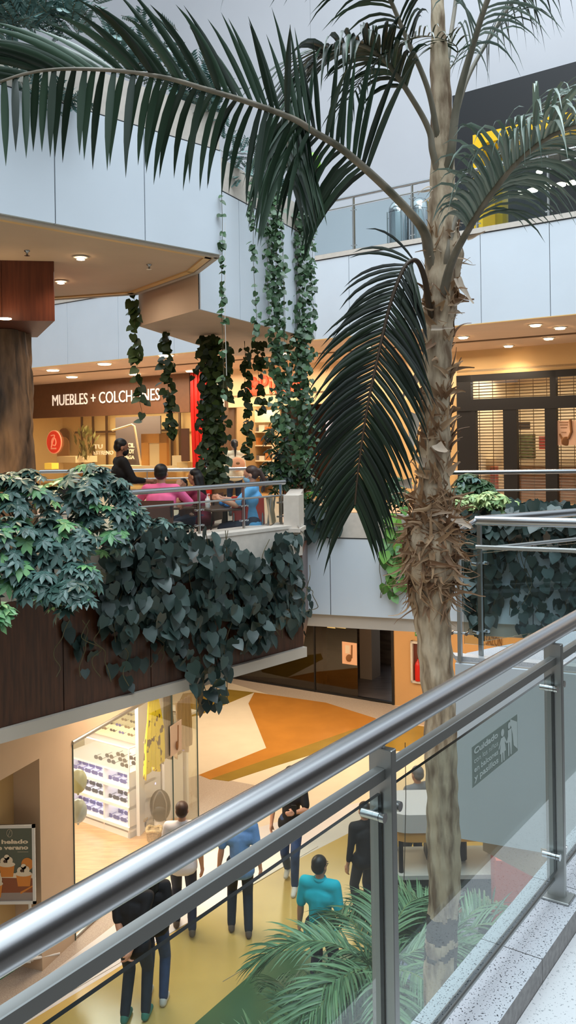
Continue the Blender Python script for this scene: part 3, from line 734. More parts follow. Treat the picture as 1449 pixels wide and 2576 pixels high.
# red drapes: four tall folds
m_drape = M('glossy_red_cloth', (176, 22, 12), 0.35)
dr = thing('red_drape', 'tall glossy red drapes in four folds between the two shops', 'drape', (*XS[478], 0)); inv = Matrix.Translation(-Vector(dr.location))
a = WP(480, 1000, .12); b = WP(521, 1000, .12)
for k in range(4):
    c_ = a.lerp(b, (k + .5) / 4); mb = MB(); r0 = (b - a).length / 8
    mb.tube([(c_.x, c_.y, 3.58), (c_.x, c_.y, 2.4), (c_.x + .05 * dW.x, c_.y + .05 * dW.y, 1.2), (c_.x + .10 * dW.x, c_.y + .10 * dW.y, 0.0)], [r0 * .85, r0 * .9, r0, r0 * 1.1], m_drape, n=14)
    putp(mb, 'fold', dr, inv)
# picture frames on the pilaster behind the vines
for x, y, h, l in ((552, 975, 26, 'upper pale framed card on the vine-covered pilaster'), (556, 1012, 30, 'lower pale framed card on the vine-covered pilaster')):
    a = WP(x - 8, y + h / 2, .03); b = WP(x + 8, y + h / 2, .03); mb = MB()
    mb.prism([plan(a), plan(b), (b.x - nW.x * .03, b.y - nW.y * .03), (a.x - nW.x * .03, a.y - nW.y * .03)], a.z, a.z + h * .0115, m_cream)
    tag(mb.build('picture_frame'), l, 'picture frame', 'cards on the pilaster')

# cosmetics shop shelves
sh = thing('display_shelf', 'cream shelving with boxes in the cosmetics shop under the red sign', 'shelf', (*XS[574], 0)); inv = Matrix.Translation(-Vector(sh.location))
a = WP(582, 1100, -1.1); b = WP(684, 1100, -1.1); A, B = Vector(plan(a)), Vector(plan(b)); dd = (B - A).normalized(); Ls = (B - A).length
mb = MB()
for f in (0, .5, 1): q = A + dd * (Ls * f); mb.prism([q, q + dd * .05, q + dd * .05 - nW * .4, q - nW * .4], 0, 2.45, m_ledge)
mb.prism([A, B, B - nW * .03, A - nW * .03], 2.1, 2.45, m_ledge); putp(mb, 'frame', sh, inv)
for z in (.5, .95, 1.4, 1.8):
    mb = MB(); mb.prism([A, B, B - nW * .4, A - nW * .4], z, z + .035, m_ledge); putp(mb, 'shelf_board', sh, inv)
m_bx = [M('carton_white', (232, 222, 200), .5), M('carton_amber', (190, 120, 60), .5), M('carton_grey', (120, 110, 104), .5)]
n_ = 0
for z in (.535, .985, 1.435, 1.835):
    for k in range(6):
        if random.random() < .25: continue
        q = A + dd * (Ls * (.06 + .15 * k)) - nW * .05; w = random.uniform(.1, .24); h = random.uniform(.12, .26)
        mb = MB(); mb.prism([q, q + dd * w, q + dd * w - nW * .2, q - nW * .2], z, z + h, m_bx[(k + int(z * 3)) % 3])
        rowname = {.535: 'lowest', .985: 'second', 1.435: 'third', 1.835: 'top'}[z]
        tag(mb.build('product_box'), 'small %s carton on the %s shelf of the cosmetics shop, place %s' % (('white', 'amber', 'grey')[(k + int(z * 3)) % 3], rowname, ORD[k]), 'box', 'product cartons in the cosmetics shop')
# notices on the dark shop front
for (x0, y0, x1, y1, l, col) in ((820, 1058, 842, 1108, 'white sheet pinned on the dark shop front, upper one', (196, 196, 224)), (792, 1130, 806, 1144, 'small orange card low on the dark shop front', (230, 130, 70))):
    a = WP(x0, y1, .04); b = WP(x1, y1, .04); mb = MB(); z1 = WP(x0, y0, .04).z
    mb.prism([plan(a), plan(b), (b.x - nW.x * .01, b.y - nW.y * .01), (a.x - nW.x * .01, a.y - nW.y * .01)], a.z, z1, M('sheet_%d' % col[0], col, .5))
    tag(mb.build('notice_sheet'), l, 'notice')

# ---- black shop front with roller grille (doors)
frm = MB()
def fseg(mb, x0, x1, z0, z1, off=.05, th=.12, mat=None):
    a, b = WP(x0, 1100, off), WP(x1, 1100, off)
    mb.prism([plan(a), plan(b), (b.x - nW.x * th, b.y - nW.y * th), (a.x - nW.x * th, a.y - nW.y * th)], z0, z1, mat or m_dark)
ztA = WP(1280, 955).z; ztB = WP(1280, 1001).z; zd = WP(1280, 1031).z
fseg(frm, 1150, 1600, ztA, 3.03); fseg(frm, 1150, 1600, zd, ztB, off=.08)
for x0, x1 in ((1150, 1186), (1385, 1400)): fseg(frm, x0, x1, 0, 3.03)
for x0, x1 in ((1186, 1197), (1266, 1300), (1371, 1400), (1480, 1520)): fseg(frm, x0, x1, 0, zd, off=.07)
dfm = struct('door_1', frm)
mb = MB(); fseg(mb, 1186, 1600, 0.02, ztA, off=-.02, th=.012, mat=glass_mat('door_glass', (.9, .9, .9), refl=.10)); mb.build('glass_panel', dfm)
mb = MB(); z = .05
while z < 2.95:
    a, b = WP(1188, 1100, -.20), WP(1590, 1100, -.20); mb.tube([(a.x, a.y, z), (b.x, b.y, z)], .011, M('grille_rod', (120, 96, 70), .4, metal=.6), n=5); z += .068
for x in range(1207, 1600, 34):
    a = WP(x, 1100, -.20); mb.tube([(a.x, a.y, 0), (a.x, a.y, 2.95)], .008, MATS['grille_rod'], n=5)
o = mb.build('roller_grille', dfm); o['kind'] = 'stuff'
# things behind the grille
def gbox(name, label, cat, x0, y0, x1, y1, dep, th, mat):
    a = WP(x0, y1, -dep); b = WP(x1, y1, -dep); z1 = WP(x0, y0, -dep).z; mb = MB()
    mb.prism([plan(a), plan(b), (b.x - nW.x * th, b.y - nW.y * th), (a.x - nW.x * th, a.y - nW.y * th)], max(0.02, a.z), z1, mat)
    return tag(mb.build(name), label, cat)
gbox('shop_counter', 'pale counter band across the grille shop', 'counter', 1196, 1156, 1590, 1172, 1.4, .5, m_ledge)
gbox('shop_counter', 'brown lower counter front inside the grille shop', 'counter', 1300, 1174, 1590, 1290, 1.5, .3, M('brown_counter', (150, 108, 66), .5))
gbox('red_stand', 'narrow red striped stand in the left bay of the grille shop', 'display stand', 1234, 1174, 1246, 1250, 1.2, .2, M('brick_red', (168, 66, 40), .5))
gbox('wall_plaque', 'small brown upright plaque on the cream wall behind the grille', 'plaque', 1234, 1058, 1243, 1088, 2.6, .04, m_brownd)
gbox('plant_rack', 'green leafy rack behind the middle pane of the grille shop', 'rack', 1306, 1092, 1340, 1154, 2.2, .2, M('rack_green', (84, 88, 44), .7, var=.6, scale=14))
gbox('garment', 'red garment at the right of the middle grille pane', 'garment', 1356, 1098, 1370, 1130, 2.0, .2, M('deep_red_cloth', (130, 30, 22), .7))
gbox('dark_screen', 'dark screen hung behind the middle pane of the grille shop', 'screen', 1302, 1062, 1332, 1080, 2.2, .05, m_dark)
pz = WP(1410, 1118, .0)
po = thing('poster', 'pinkish poster of a dark two-handled vessel in the right grille pane', 'poster', WP(1402, 1120, .0)); inv = Matrix.Translation(-Vector(po.location))
mb = MB(); fs_z0, fs_z1 = WP(1420, 1120).z, WP(1420, 1058).z; fseg(mb, 1402, 1449 + 12, fs_z0, fs_z1, off=.0, th=.01, mat=M('pink_paper', (214, 176, 150), .5)); putp(mb, 'sheet', po, inv)
c_ = WP(1424, 1110, .02); mb = MB()
mb.ell(c_, (.11, .02, .10), m_brownd); mb.tube([c_ + dW3 * .05 + up3 * .05, c_ + dW3 * .12 + up3 * .2, c_ + dW3 * .1 + up3 * .48], .03, m_brownd, n=6); mb.tube([c_ - dW3 * .06, c_ - dW3 * .14 + up3 * .16], .02, m_brownd, n=6); putp(mb, 'vessel_picture', po, inv)
mb = MB()
for k, y in enumerate((1063, 1069, 1076, 1088)): a = WP(1406, y, .01); mb.box(a + dW3 * .11, (.2 - .03 * k, .004, .012), m_brownd, rz=math.atan2(dW.y, dW.x))
putp(mb, 'text_lines', po, inv)

# ================================================================ DOWNLIGHTS
def lamp(x, y, Z, label, group, r=.11, power=55):
    c = ATZ(x, y, Z)
    L = thing('ceiling_light', label, 'ceiling light', c, group=group); inv = Matrix.Translation(-c)
    mb = MB(); mb.lathe(c, [(r + .03, -.006), (r + .03, -.012), (r, -.014), (r - .01, -.004)], m_trimw, n=20); putp(mb, 'trim_ring', L, inv)
    mb = MB(); mb.lathe(c, [(r - .012, -.035), (r - .03, -.040), (.01, -.042)], m_glow, n=20); putp(mb, 'lens', L, inv)
    d = bpy.data.lights.new('spot', 'SPOT'); d.energy = power; d.color = (1, .76, .50); d.spot_size = 2.3; d.spot_blend = .6; d.shadow_soft_size = .08
    o = bpy.data.objects.new('spot', d); COL.objects.link(o); o.parent = L; o.location = (0, 0, -.07)
gl = 'recessed lamps over the furniture shop corridor'
for x, y, l in ((133, 930, 'round lamp in corridor ceiling nearest the bark column, upper row'), (181, 947, 'round lamp just above the brown sign band, over the word MUEBLES'), (263, 914, 'round lamp near ceiling edge above the plus of the sign'),
                (339, 940, 'round lamp above the word COLCHONES, behind a vine'), (418, 893, 'round lamp near ceiling edge behind the second thin vine'), (482, 932, 'round lamp right above the red drapes')):
    lamp(x, y, 3.6, l, gl, r=.17)
for x, y, l in ((595, 877, 'round lamp just right of the dense vine cluster, near the ceiling edge'), (533, 908, 'small lamp glowing through the dense vine cluster'), (655, 917, 'lamp cluster above the red flower mark'), (712, 888, 'round lamp between the two long vine curtains'), (848, 910, 'round lamp above the pale header, left of the hanging frond'), (923, 873, 'round lamp showing through the hanging palm frond')):
    lamp(x, y, 3.6, l, 'recessed lamps over the pale header', r=.12)
for x, y, l in ((1165, 847, 'round lamp immediately right of the palm trunk'), (1279, 869, 'round lamp behind the ceiling slot over the black doors'), (1347, 816, 'round lamp nearest the gallery edge at right, left of a pair'), (1409, 823, 'round lamp nearest the right picture edge'), (1380, 850, 'tilted lamp set in the ceiling slot at right')):
    lamp(x, y, 3.6, l, 'recessed lamps over the black doors', r=.10)
for x, y, l in ((203, 645, 'round lamp in the upper terrace soffit, further from the wood box'), (153, 706, 'round lamp in the upper terrace soffit, next to the wood box')):
    lamp(x, y, 3.6, l, 'recessed lamps in the upper terrace soffit', r=.055, power=25)
for x, y in ((68, 630), (375, 665)):
    c = ATZ(x, y, 3.6); mb = MB(); mb.lathe(c, [(.03, 0), (.03, -.01), (.012, -.02), (.012, -.05), (.03, -.055)], m_steel, n=12)
    tag(mb.build('sprinkler'), 'tiny ceiling sprinkler %s' % ('above the wood box' if x < 100 else 'near the corner of the upper terrace soffit'), 'sprinkler')

# ================================================================ WOOD BOX AND BARK COLUMN AT LEFT
c = AT(138, 808, 9.52); zb = c.z; A = Vector((c.x, c.y)); dx_ = Vector((-.985, -.17)).normalized()
bxp = [A, A + dx_ * 2.2, A + dx_ * 2.2 + Vector((-.6, 1.5)), A + Vector((-.62, 1.5))]
cw = thing('wood_clad_box', 'reddish wood-clad box under the upper terrace, above the bark column', 'cladding box', (A.x, A.y, zb)); inv = Matrix.Translation(-Vector(cw.location))
mb = MB()
for k in range(4):
    a = A + dx_ * (.55 * k + .002); b = A + dx_ * (.55 * k + .548); n_ = Vector((dx_.y, -dx_.x)) * -1
    if n_.y > 0: n_ = -n_
    mb.prism([a, b, b + n_ * .02, a + n_ * .02], zb, 3.6, m_redwood)
mb.prism(bxp, zb + .005, 3.6, m_redwood); putp(mb, 'veneer_panels', cw, inv)
sp_ = ATZ(12, 800, zb); lt = MB(); lt.lathe(sp_, [(.07, -.004), (.07, -.012), (.01, -.014)], m_glow, n=16); putp(lt, 'spotlight', cw, inv)
d = bpy.data.lights.new('spot', 'SPOT'); d.energy = 90; d.color = (1, .74, .42); d.spot_size = 1.6; d.spot_blend = .5; d.shadow_soft_size = .05
o = bpy.data.objects.new('spot', d); COL.objects.link(o); o.location = sp_ + Vector((0.05, -.12, -.06))
# bark-textured column
m_bark = M('bark_relief', (134, 104, 76), 0.6, rgb2=(48, 38, 30), scale=3.0, stretch=(2.5, 2.5, .6), bump=.8, detail=8)
cx, cy = -3.62, 10.45; mb = MB(); nseg, nz = 96, 90; vs = []
for i in range(nz + 1):
    z = zb * i / nz; f = z / zb
    r = .58 - .10 * f + .16 * max(0, .25 - f) * 4 * .4
    for j in range(nseg):
        a = 2 * PI * j / nseg
        fl = noise.noise(Vector((math.cos(a) * 3.0, math.sin(a) * 3.0, z * .7))) * .10 + noise.noise(Vector((math.cos(a + z * .3) * 8, math.sin(a + z * .3) * 8, z * 1.6))) * .05 + .03 * abs(math.sin(a * 7 + 1.5 * math.sin(z * 1.7)))
        rr = r + fl; vs.append((cx + rr * math.cos(a), cy + rr * math.sin(a), z))
mb.add(vs, [(i * nseg + j, i * nseg + (j + 1) % nseg, (i + 1) * nseg + (j + 1) % nseg, (i + 1) * nseg + j) for i in range(nz) for j in range(nseg)], m_bark, True)
tag(mb.build('bark_column'), 'thick column shaped like a gnarled brown tree trunk at the left edge', 'column')

# ================================================================ LEVEL 3 : BLACK SHOP WALL, YELLOW FRAME, BINS
dU = (Vector(U1) - Vector(U0)).normalized(); nU = Vector((dU.y, -dU.x))
if nU.dot(-Vector(U0)) < 0: nU = -nU
def UP(x, y, off=0.0): return ONL(x, y, U0, U1, off)
def useg(mb, x0, x1, z0, z1, off, th, mat, yref=400):
    a, b = UP(x0, yref, off), UP(x1, yref, off); mb.prism([plan(a), plan(b), (b.x - nU.x * th, b.y - nU.y * th), (a.x - nU.x * th, a.y - nU.y * th)], z0, z1, mat); return mb
zT = UP(1300, 196, .5).z
zF1, zF0 = UP(1190, 340, .7).z, L3 - .02
zin = UP(1225, 358, .7).z
m_yel = M('bright_yellow_frame', (240, 186, 16), 0.4)
bk = MB(); useg(bk, 1140, 1196, L3 - .02, zT, .5, .5, m_black); useg(bk, 1196, 1700, zF1 - .02, zT, .5, .5, m_black); struct('wall_black_shop', bk)
yf = MB(); useg(yf, 1190, 1212, zF0, zF1, .7, .9, m_yel); useg(yf, 1212, 1700, zin, zF1, .7, .9, m_yel); ywin = struct('window_3', yf)
mb = MB(); useg(mb, 1196, 1224, zF0, zin - 1.35, .25, .3, m_yel); useg(mb, 1236, 1262, zF0, UP(1250, 400, .0).z, .0, .3, m_yel); mb.build('yellow_post', ywin)
mb = MB(); useg(mb, 1208, 1700, zF0, zin, .1, .01, glass_mat('upper_window_glass', (.80, .86, .84), refl=.045)); mb.build('glass_panel', ywin)
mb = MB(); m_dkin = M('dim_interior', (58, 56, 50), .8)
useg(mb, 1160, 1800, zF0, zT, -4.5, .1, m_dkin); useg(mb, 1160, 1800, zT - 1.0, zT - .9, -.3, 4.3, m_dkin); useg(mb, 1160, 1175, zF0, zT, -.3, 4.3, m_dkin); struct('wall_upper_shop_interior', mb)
for i, (x, y) in enumerate([(1281, 490), (1316, 484), (1340, 480), (1374, 472), (1410, 466), (1440, 461), (1296, 450), (1357, 434)]):
    c = UP(x, y, -1.6); L = thing('pendant_lamp', ('glowing round lamp in the yellow-framed window, %s of the lower row' % ORD[i]) if i < 6 else ('small round lamp high in the yellow-framed window, %s one' % ('left' if i == 6 else 'right')), 'pendant lamp', c, group='glowing lamps behind the yellow-framed window'); inv = Matrix.Translation(-c)
    s_ = 1.0 if i < 6 else .6
    mb = MB(); mb.lathe(c, [(.02, -.02), (.11 * s_, -.015), (.12 * s_, .03), (.07 * s_, .05), (.02, .055)], M('pendant_glow', (255, 236, 210), emit=9), n=16); putp(mb, 'shade', L, inv)
    mb = MB(); mb.tube([c + up3 * .05, c + up3 * .9], .008, m_dark, n=6); putp(mb, 'cord', L, inv)
# steel bins
for x, l in ((1004, 'polished steel cylindrical bin on the upper gallery, left of the pair'), (1058, 'polished steel cylindrical bin on the upper gallery, nearest the palm trunk')):
    q = ONL(x, 590, F3a, F3b, off=-.55 if x < 1030 else -.65); c = Vector((q.x, q.y, L3 + .02)); B_ = thing('steel_bin', l, 'bin', c, group=None); inv = Matrix.Translation(-c)
    mb = MB(); r = .20; mb.lathe(c, [(r, .08), (r, .74), (r * .98, .76)], m_steel_pol, n=32); putp(mb, 'drum', B_, inv)
    mb = MB(); mb.lathe(c, [(r * 1.02, .765), (r * .95, .86), (r * .7, .95), (r * .3, .995), (.01, 1.0)], m_steel_pol, n=32); putp(mb, 'dome_lid', B_, inv)
    mb = MB(); mb.lathe(c, [(r * 1.1, 0), (r * 1.1, .05), (r * .9, .08)], m_dark, n=24); putp(mb, 'base', B_, inv)
    for sg in (-1, 1):
        mb = MB(); q_ = c + Vector((d3.x, d3.y, 0)) * sg * (r + .06)
        mb.tube([q_, q_ + up3 * .82], .012, m_steel_d, n=8); mb.tube([q_ + up3 * .7, q_ + up3 * .7 - Vector((d3.x, d3.y, 0)) * sg * .06], .01, m_steel_d, n=8); putp(mb, 'stand_bar', B_, inv)
# lime ball
c = AT(786, 412, 13.5); mb = MB(); mb.ell(c, (.13, .13, .17), M('lime_plastic', (126, 190, 52), .35), n=24, k=14)
bl = mb.build('hanging_ball'); tag(bl, 'lime green round ball hanging behind the palm leaves', 'ball')
mb = MB(); mb.tube([c + up3 * .16, c + up3 * 3.5], .0015, m_dark, n=5); mb.build('cord', bl)
# ================================================================ PLANTS
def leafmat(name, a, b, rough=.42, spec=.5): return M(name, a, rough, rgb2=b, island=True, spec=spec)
m_heart = leafmat('heart_leaf', (56, 76, 72), (30, 46, 42), .38)
m_heart_g = leafmat('fresh_heart_leaf', (110, 160, 62), (58, 110, 52), .4)
m_schef = leafmat('umbrella_leaf', (88, 120, 114), (44, 72, 64), .36)
m_schef_l = leafmat('fresh_umbrella_leaf', (120, 170, 110), (70, 128, 84), .38)
m_pothos = leafmat('pothos_leaf', (70, 104, 66), (38, 66, 34), .4)
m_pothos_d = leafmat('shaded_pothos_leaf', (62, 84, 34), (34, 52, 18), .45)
m_pale = leafmat('variegated_leaf', (206, 220, 150), (110, 150, 96), .45)
m_feather = leafmat('feathery_leaf', (110, 142, 140), (52, 84, 76), .45)
m_stem = M('vine_stem', (92, 84, 56), .7)
m_stem_d = M('woody_stem', (70, 60, 44), .7)
m_palm = leafmat('palm_leaflet', (66, 92, 72), (18, 34, 22), .30)
m_palm_lo = leafmat('dark_palm_leaflet', (34, 52, 30), (14, 24, 16), .4)
m_palm_g = leafmat('grey_green_palm_leaflet', (160, 176, 164), (84, 106, 96), .4)
m_rachis = M('palm_leafstalk', (150, 140, 124), .45, rgb2=(96, 92, 76), scale=6, stretch=(1, 1, .4))
m_rachis_d = M('dark_leafstalk', (72, 56, 40), .5)
m_areca = leafmat('areca_leaflet', (120, 160, 116), (62, 100, 70), .4)

HEART = (np.array([(0, 0, 0), (0, .33, -.05), (0, .68, -.04), (0, 1, -.10), (-.30, -.12, .02), (-.5, .18, .04), (-.40, .52, .02), (-.18, .82, -.03), (.30, -.12, .02), (.5, .18, .04), (.40, .52, .02), (.18, .82, -.03)], float),
         np.array([(0, 1, 5, 4), (1, 2, 6, 5), (2, 3, 7, 6), (1, 0, 8, 9), (2, 1, 9, 10), (3, 2, 10, 11)]))
LANCE = (np.array([(0, 0, 0), (0, .5, -.03), (0, 1, -.12), (-.13, .25, .02), (-.17, .6, .01), (.13, .25, .02), (.17, .6, .01)], float),
         np.array([(0, 1, 4, 3), (1, 2, 4, 4), (1, 0, 5, 6), (2, 1, 6, 6)]))
def norm(a): return a / np.maximum(np.linalg.norm(a, axis=-1, keepdims=True), 1e-9)
def place(tmpl, P, Y, Nn, S):
    """copies of a leaf template: position, length direction, face normal, size"""
    P = np.asarray(P, float); Y = norm(np.asarray(Y, float)); Nn = np.asarray(Nn, float)
    X = norm(np.cross(Y, Nn)); Z = np.cross(X, Y); S = np.asarray(S, float)[:, None, None]
    V, Fc = tmpl; n, k = len(P), len(V)
    W = P[:, None, :] + S * (V[None, :, 0:1] * X[:, None, :] + V[None, :, 1:2] * Y[:, None, :] + V[None, :, 2:3] * Z[:, None, :])
    F = (Fc[None] + (np.arange(n) * k)[:, None, None]).reshape(-1, 4)
    return W.reshape(-1, 3), F
def addleaves(mb, tmpl, P, Y, Nn, S, mat):
    if len(P) == 0: return
    V, Fc = place(tmpl, P, Y, Nn, S)
    o = len(mb.v); k = mb.mi(mat); mb.v.extend(map(tuple, V.tolist()))
    for f in (Fc + o).tolist():
        g = []
        for i in f:
            if i not in g: g.append(i)
        mb.f.append(tuple(g)); mb.m.append(k); mb.sm.append(True)
def rnd(n, s): return RNG.normal(0, s, (n, 3))
def putw(mb, nm, par):
    o = mb.build(nm, par); o.matrix_parent_inverse = Matrix.Translation(-Vector(par.location)); return o

# ---- heart-leaf vine mass over the terrace front
def curtain(name, label, cat, line, off, outline, n, size, mat, hang=0.5, thick=.25, stems=14, group=None, size_var=.3):
    """leaves spread over an upright curtain; outline gives (x, ytop, ybottom) in photo pixels"""
    xs = [o[0] for o in outline]; P = []
    while len(P) < n:
        x = random.uniform(xs[0], xs[-1]); yt = np.interp(x, xs, [o[1] for o in outline]); yb = np.interp(x, xs, [o[2] for o in outline])
        y = yt + (yb - yt) * (random.random() ** 1.0) ; y += random.gauss(0, 6)
        P.append(tuple(ONL(x, y, line[0], line[1], off + random.random() ** 1.5 * thick)))
    P = np.array(P); nd = ONL(0, 1100, *line); 
    d = Vector((line[1][0] - line[0][0], line[1][1] - line[0][1])).normalized(); nn = Vector((d.y, -d.x))
    if nn.dot(-Vector(line[0])) < 0: nn = -nn
    base = np.array([nn.x, nn.y, 0.25]); Nn = norm(base + rnd(n, .38))
    Y = norm(np.array([nn.x * .25, nn.y * .25, -1.0]) + rnd(n, .38))
    S = size * (1 + RNG.uniform(-size_var, size_var, n))
    mid_ = P.mean(0); T = thing(name, label, cat, (mid_[0], mid_[1], P[:, 2].max()), group=group)
    mb = MB(); addleaves(mb, HEART, P, Y, Nn, S, mat); putw(mb, 'foliage', T)
    mb = MB()
    for k in range(stems):
        x = random.uniform(xs[0], xs[-1]); yt = np.interp(x, xs, [o[1] for o in outline]); yb = np.interp(x, xs, [o[2] for o in outline])
        pts = [ONL(x + random.gauss(0, 10) + 20 * math.sin(q * 3 + k), yt + (yb - yt) * q, line[0], line[1], off + .05 + .06 * random.random()) for q in np.linspace(0, 1.02, 7)]
        mb.tube(catmull(pts, 4), .005, m_stem, n=5)
    putw(mb, 'stems', T)
    return T
F1L = (F1a, F1b)
curtain('trailing_vine', 'big dark heart-leaved vine mass spilling over the café terrace front', 'vine', F1L, .06,
        [(255, 1330, 1560), (300, 1330, 1640), (350, 1335, 1560), (430, 1335, 1640), (480, 1330, 1740), (520, 1330, 1790), (560, 1335, 1760), (580, 1360, 1620), (640, 1400, 1640), (700, 1345, 1590), (752, 1335, 1560)], 860, .145, m_heart, thick=.30, stems=22)
curtain('trailing_vine', 'sparse dangling vine strands with few leaves below the terrace vines at left', 'vine', F1L, .06,
        [(150, 1560, 1700), (230, 1560, 1700), (320, 1560, 1730), (400, 1560, 1660)], 26, .13, m_heart, thick=.10, stems=7)
curtain('trailing_vine', 'thin strand dangling past the right corner of the terrace wood panels', 'vine', F1L, .10,
        [(745, 1400, 1560), (768, 1450, 1590), (785, 1480, 1530)], 22, .10, m_heart, thick=.08, stems=2)
F2L = (F2a, F2b)
curtain('trailing_vine', 'dark heart-leaved vine hanging down the right planter front, nearer the palm trunk', 'vine', F2L, .08,
        [(1165, 1330, 1520), (1200, 1310, 1590), (1235, 1310, 1560), (1262, 1320, 1470)], 120, .17, m_heart, thick=.22, stems=8)
curtain('trailing_vine', 'dark heart-leaved vine hanging down the right planter front, at the picture edge', 'vine', F2L, .08,
        [(1262, 1310, 1420), (1310, 1310, 1590), (1380, 1310, 1600), (1449, 1310, 1560), (1520, 1310, 1560)], 200, .14, m_heart, thick=.22, stems=10)
curtain('trailing_vine', 'fresh green trailing vine left of the palm trunk on the white planter front', 'vine', F2L, .08,
        [(968, 1290, 1500), (990, 1290, 1500), (1015, 1290, 1470)], 46, .17, m_heart_g, thick=.12, stems=4)

# ---- bushes
def whorls(C, up, size, nl, mat, mb, droop=.25):
    """umbrella-shaped compound leaves"""
    n = len(C); P = []; Y = []; Nn = []; S = []
    for i in range(n):
        u = Vector(up[i]).normalized(); a = u.cross(Vector((1, .2, 0))).normalized(); b = u.cross(a); r0 = random.random() * 6
        for k in range(nl):
            t = 2 * PI * k / nl + r0 + random.gauss(0, .06); d = a * math.cos(t) + b * math.sin(t) - u * droop
            P.append(C[i]); Y.append(d); Nn.append(u + d * .3); S.append(size[i] * random.uniform(.85, 1.1))
    t2 = (LANCE[0] * np.array([1.12, 1, 1]), LANCE[1]); addleaves(mb, t2, P, Y, Nn, S, mat)
def bush(name, label, cat, blobs, nwh, size, nl, mats, z_base, face=(0.3, -.75, .6), loc0=None, group=None):
    """blobs: (x, y, depth, rx_px, ry_px); whorls on the outer skin of each blob"""
    C0 = AT(blobs[0][0], blobs[0][1], blobs[0][2]); T = thing(name, label, cat, (C0.x, C0.y, z_base), group=group)
    tot = sum(b[3] * b[4] for b in blobs); bm_ = [MB() for m_ in mats]
    st = MB()
    for (x, y, d, rx, ry) in blobs:
        c = AT(x, y, d); k = max(3, int(nwh * rx * ry / tot)); Rx, Rz = rx * d / F_PX, ry * d / F_PX; C = []; U = []; S = []
        for _ in range(k):
            v = Vector((random.gauss(0, 1), random.gauss(-.5, 1), random.gauss(.35, 1))).normalized(); rr = random.uniform(.72, 1.02)
            C.append((c.x + v.x * Rx * rr, c.y + v.y * min(Rx, Rz) * rr * .8, c.z + v.z * Rz * rr)); U.append((v.x * .5 + random.gauss(0, .25), v.y * .6 - .1 + random.gauss(0, .25), .75 + v.z * .3)); S.append(size * random.uniform(.75, 1.2))
            if random.random() < .3: st.tube([c + Vector((0, 0, -Rz * .6)), Vector(C[-1])], .006, m_stem_d, n=4)
        ks = [i % len(mats) if len(mats) > 1 and random.random() < .35 else 0 for i in range(k)]
        for q in range(len(mats)):
            idx = [i for i in range(k) if ks[i] == q]
            if idx: whorls([C[i] for i in idx], [U[i] for i in idx], [S[i] for i in idx], nl, mats[q], bm_[q])
    allm = MB()
    for m_ in bm_:
        o = len(allm.v); allm.v += m_.v; 
        for f, sm in zip(m_.f, m_.sm): allm.f.append(tuple(i + o for i in f)); allm.m.append(allm.mi(m_.mats[0])); allm.sm.append(sm)
    putw(allm, 'foliage', T)
    base = Vector((C0.x, C0.y, z_base))
    for (x, y, d, rx, ry) in blobs: st.tube([base + Vector((random.gauss(0, .05), random.gauss(0, .05), 0)), AT(x, y, d)], .012, m_stem_d, n=5)
    putw(st, 'stems', T)
    return T
bush('umbrella_bush', 'large blue-green umbrella-leaved bush filling the left edge before the terrace', 'bush',
     [(60, 1290, 8.2, 95, 100), (190, 1250, 8.6, 95, 70), (255, 1330, 8.6, 85, 70), (20, 1400, 7.8, 80, 110), (140, 1380, 8.0, 105, 80), (220, 1190, 8.8, 60, 26), (40, 1215, 8.3, 70, 40), (270, 1215, 8.9, 40, 30)], 330, .125, 8, [m_schef, m_schef_l], .5)
bush('umbrella_bush', 'lower lighter green umbrella-leaved branch hanging before the wood panels', 'bush',
     [(90, 1480, 7.7, 70, 45), (170, 1500, 7.6, 62, 45), (200, 1450, 7.8, 60, 40)], 95, .12, 8, [m_schef, m_schef_l], .45)
bush('umbrella_bush', 'small light green leaf cluster at the left picture edge below the bush', 'bush', [(2, 1545, 7.2, 22, 36)], 14, .11, 7, [m_schef_l], .45)
bush('lobed_bush', 'pale grey-green lobed bush in front of the terrace railing, at its left end', 'bush',
     [(310, 1250, 9.0, 40, 40), (330, 1300, 9.2, 45, 35), (390, 1320, 9.6, 40, 18), (450, 1325, 9.9, 40, 12)], 70, .11, 7, [m_schef, m_feather], .5)
bush('planter_bush', 'dark green bush in the right planter just right of the palm trunk', 'bush', [(1185, 1225, 12.4, 48, 34), (1150, 1250, 12.3, 30, 30), (1225, 1245, 12.3, 34, 22)], 60, .16, 7, [m_pothos, m_schef], .45)
bush('variegated_bush', 'cream and lime variegated leaves in the right planter', 'bush', [(1180, 1262, 12.1, 42, 18), (1240, 1255, 12.0, 45, 20), (1275, 1272, 12.0, 34, 14)], 75, .10, 7, [m_pale], .45)
curtain('ground_vine', 'flat dark heart-leaved cover along the top of the right planter', 'ground cover', F2L, -.05, [(1150, 1275, 1325), (1300, 1255, 1330), (1380, 1262, 1330), (1530, 1268, 1330)], 260, .16, m_heart, thick=.45, stems=4)
bush('planter_bush', 'leafy bush in the planter below the two long vine curtains', 'bush', [(715, 1120, 13.6, 50, 70), (700, 1200, 13.6, 52, 50), (765, 1210, 13.6, 40, 45)], 150, .13, 6, [m_pothos, m_heart], .45)
bush('planter_bush', 'low foliage in the far planter behind the hanging frond', 'bush', [(830, 1255, 13.4, 60, 34), (920, 1262, 13.3, 70, 30), (1000, 1240, 13.2, 40, 50), (760, 1262, 13.5, 30, 24)], 110, .14, 6, [m_pothos, m_heart_g], .45)
curtain('trailing_vine', 'cluster of wide grey-green leaves hanging over the far planter edge', 'vine', F2L, .08, [(760, 1275, 1320), (800, 1275, 1335), (850, 1278, 1325)], 22, .22, m_heart, thick=.1, stems=2)
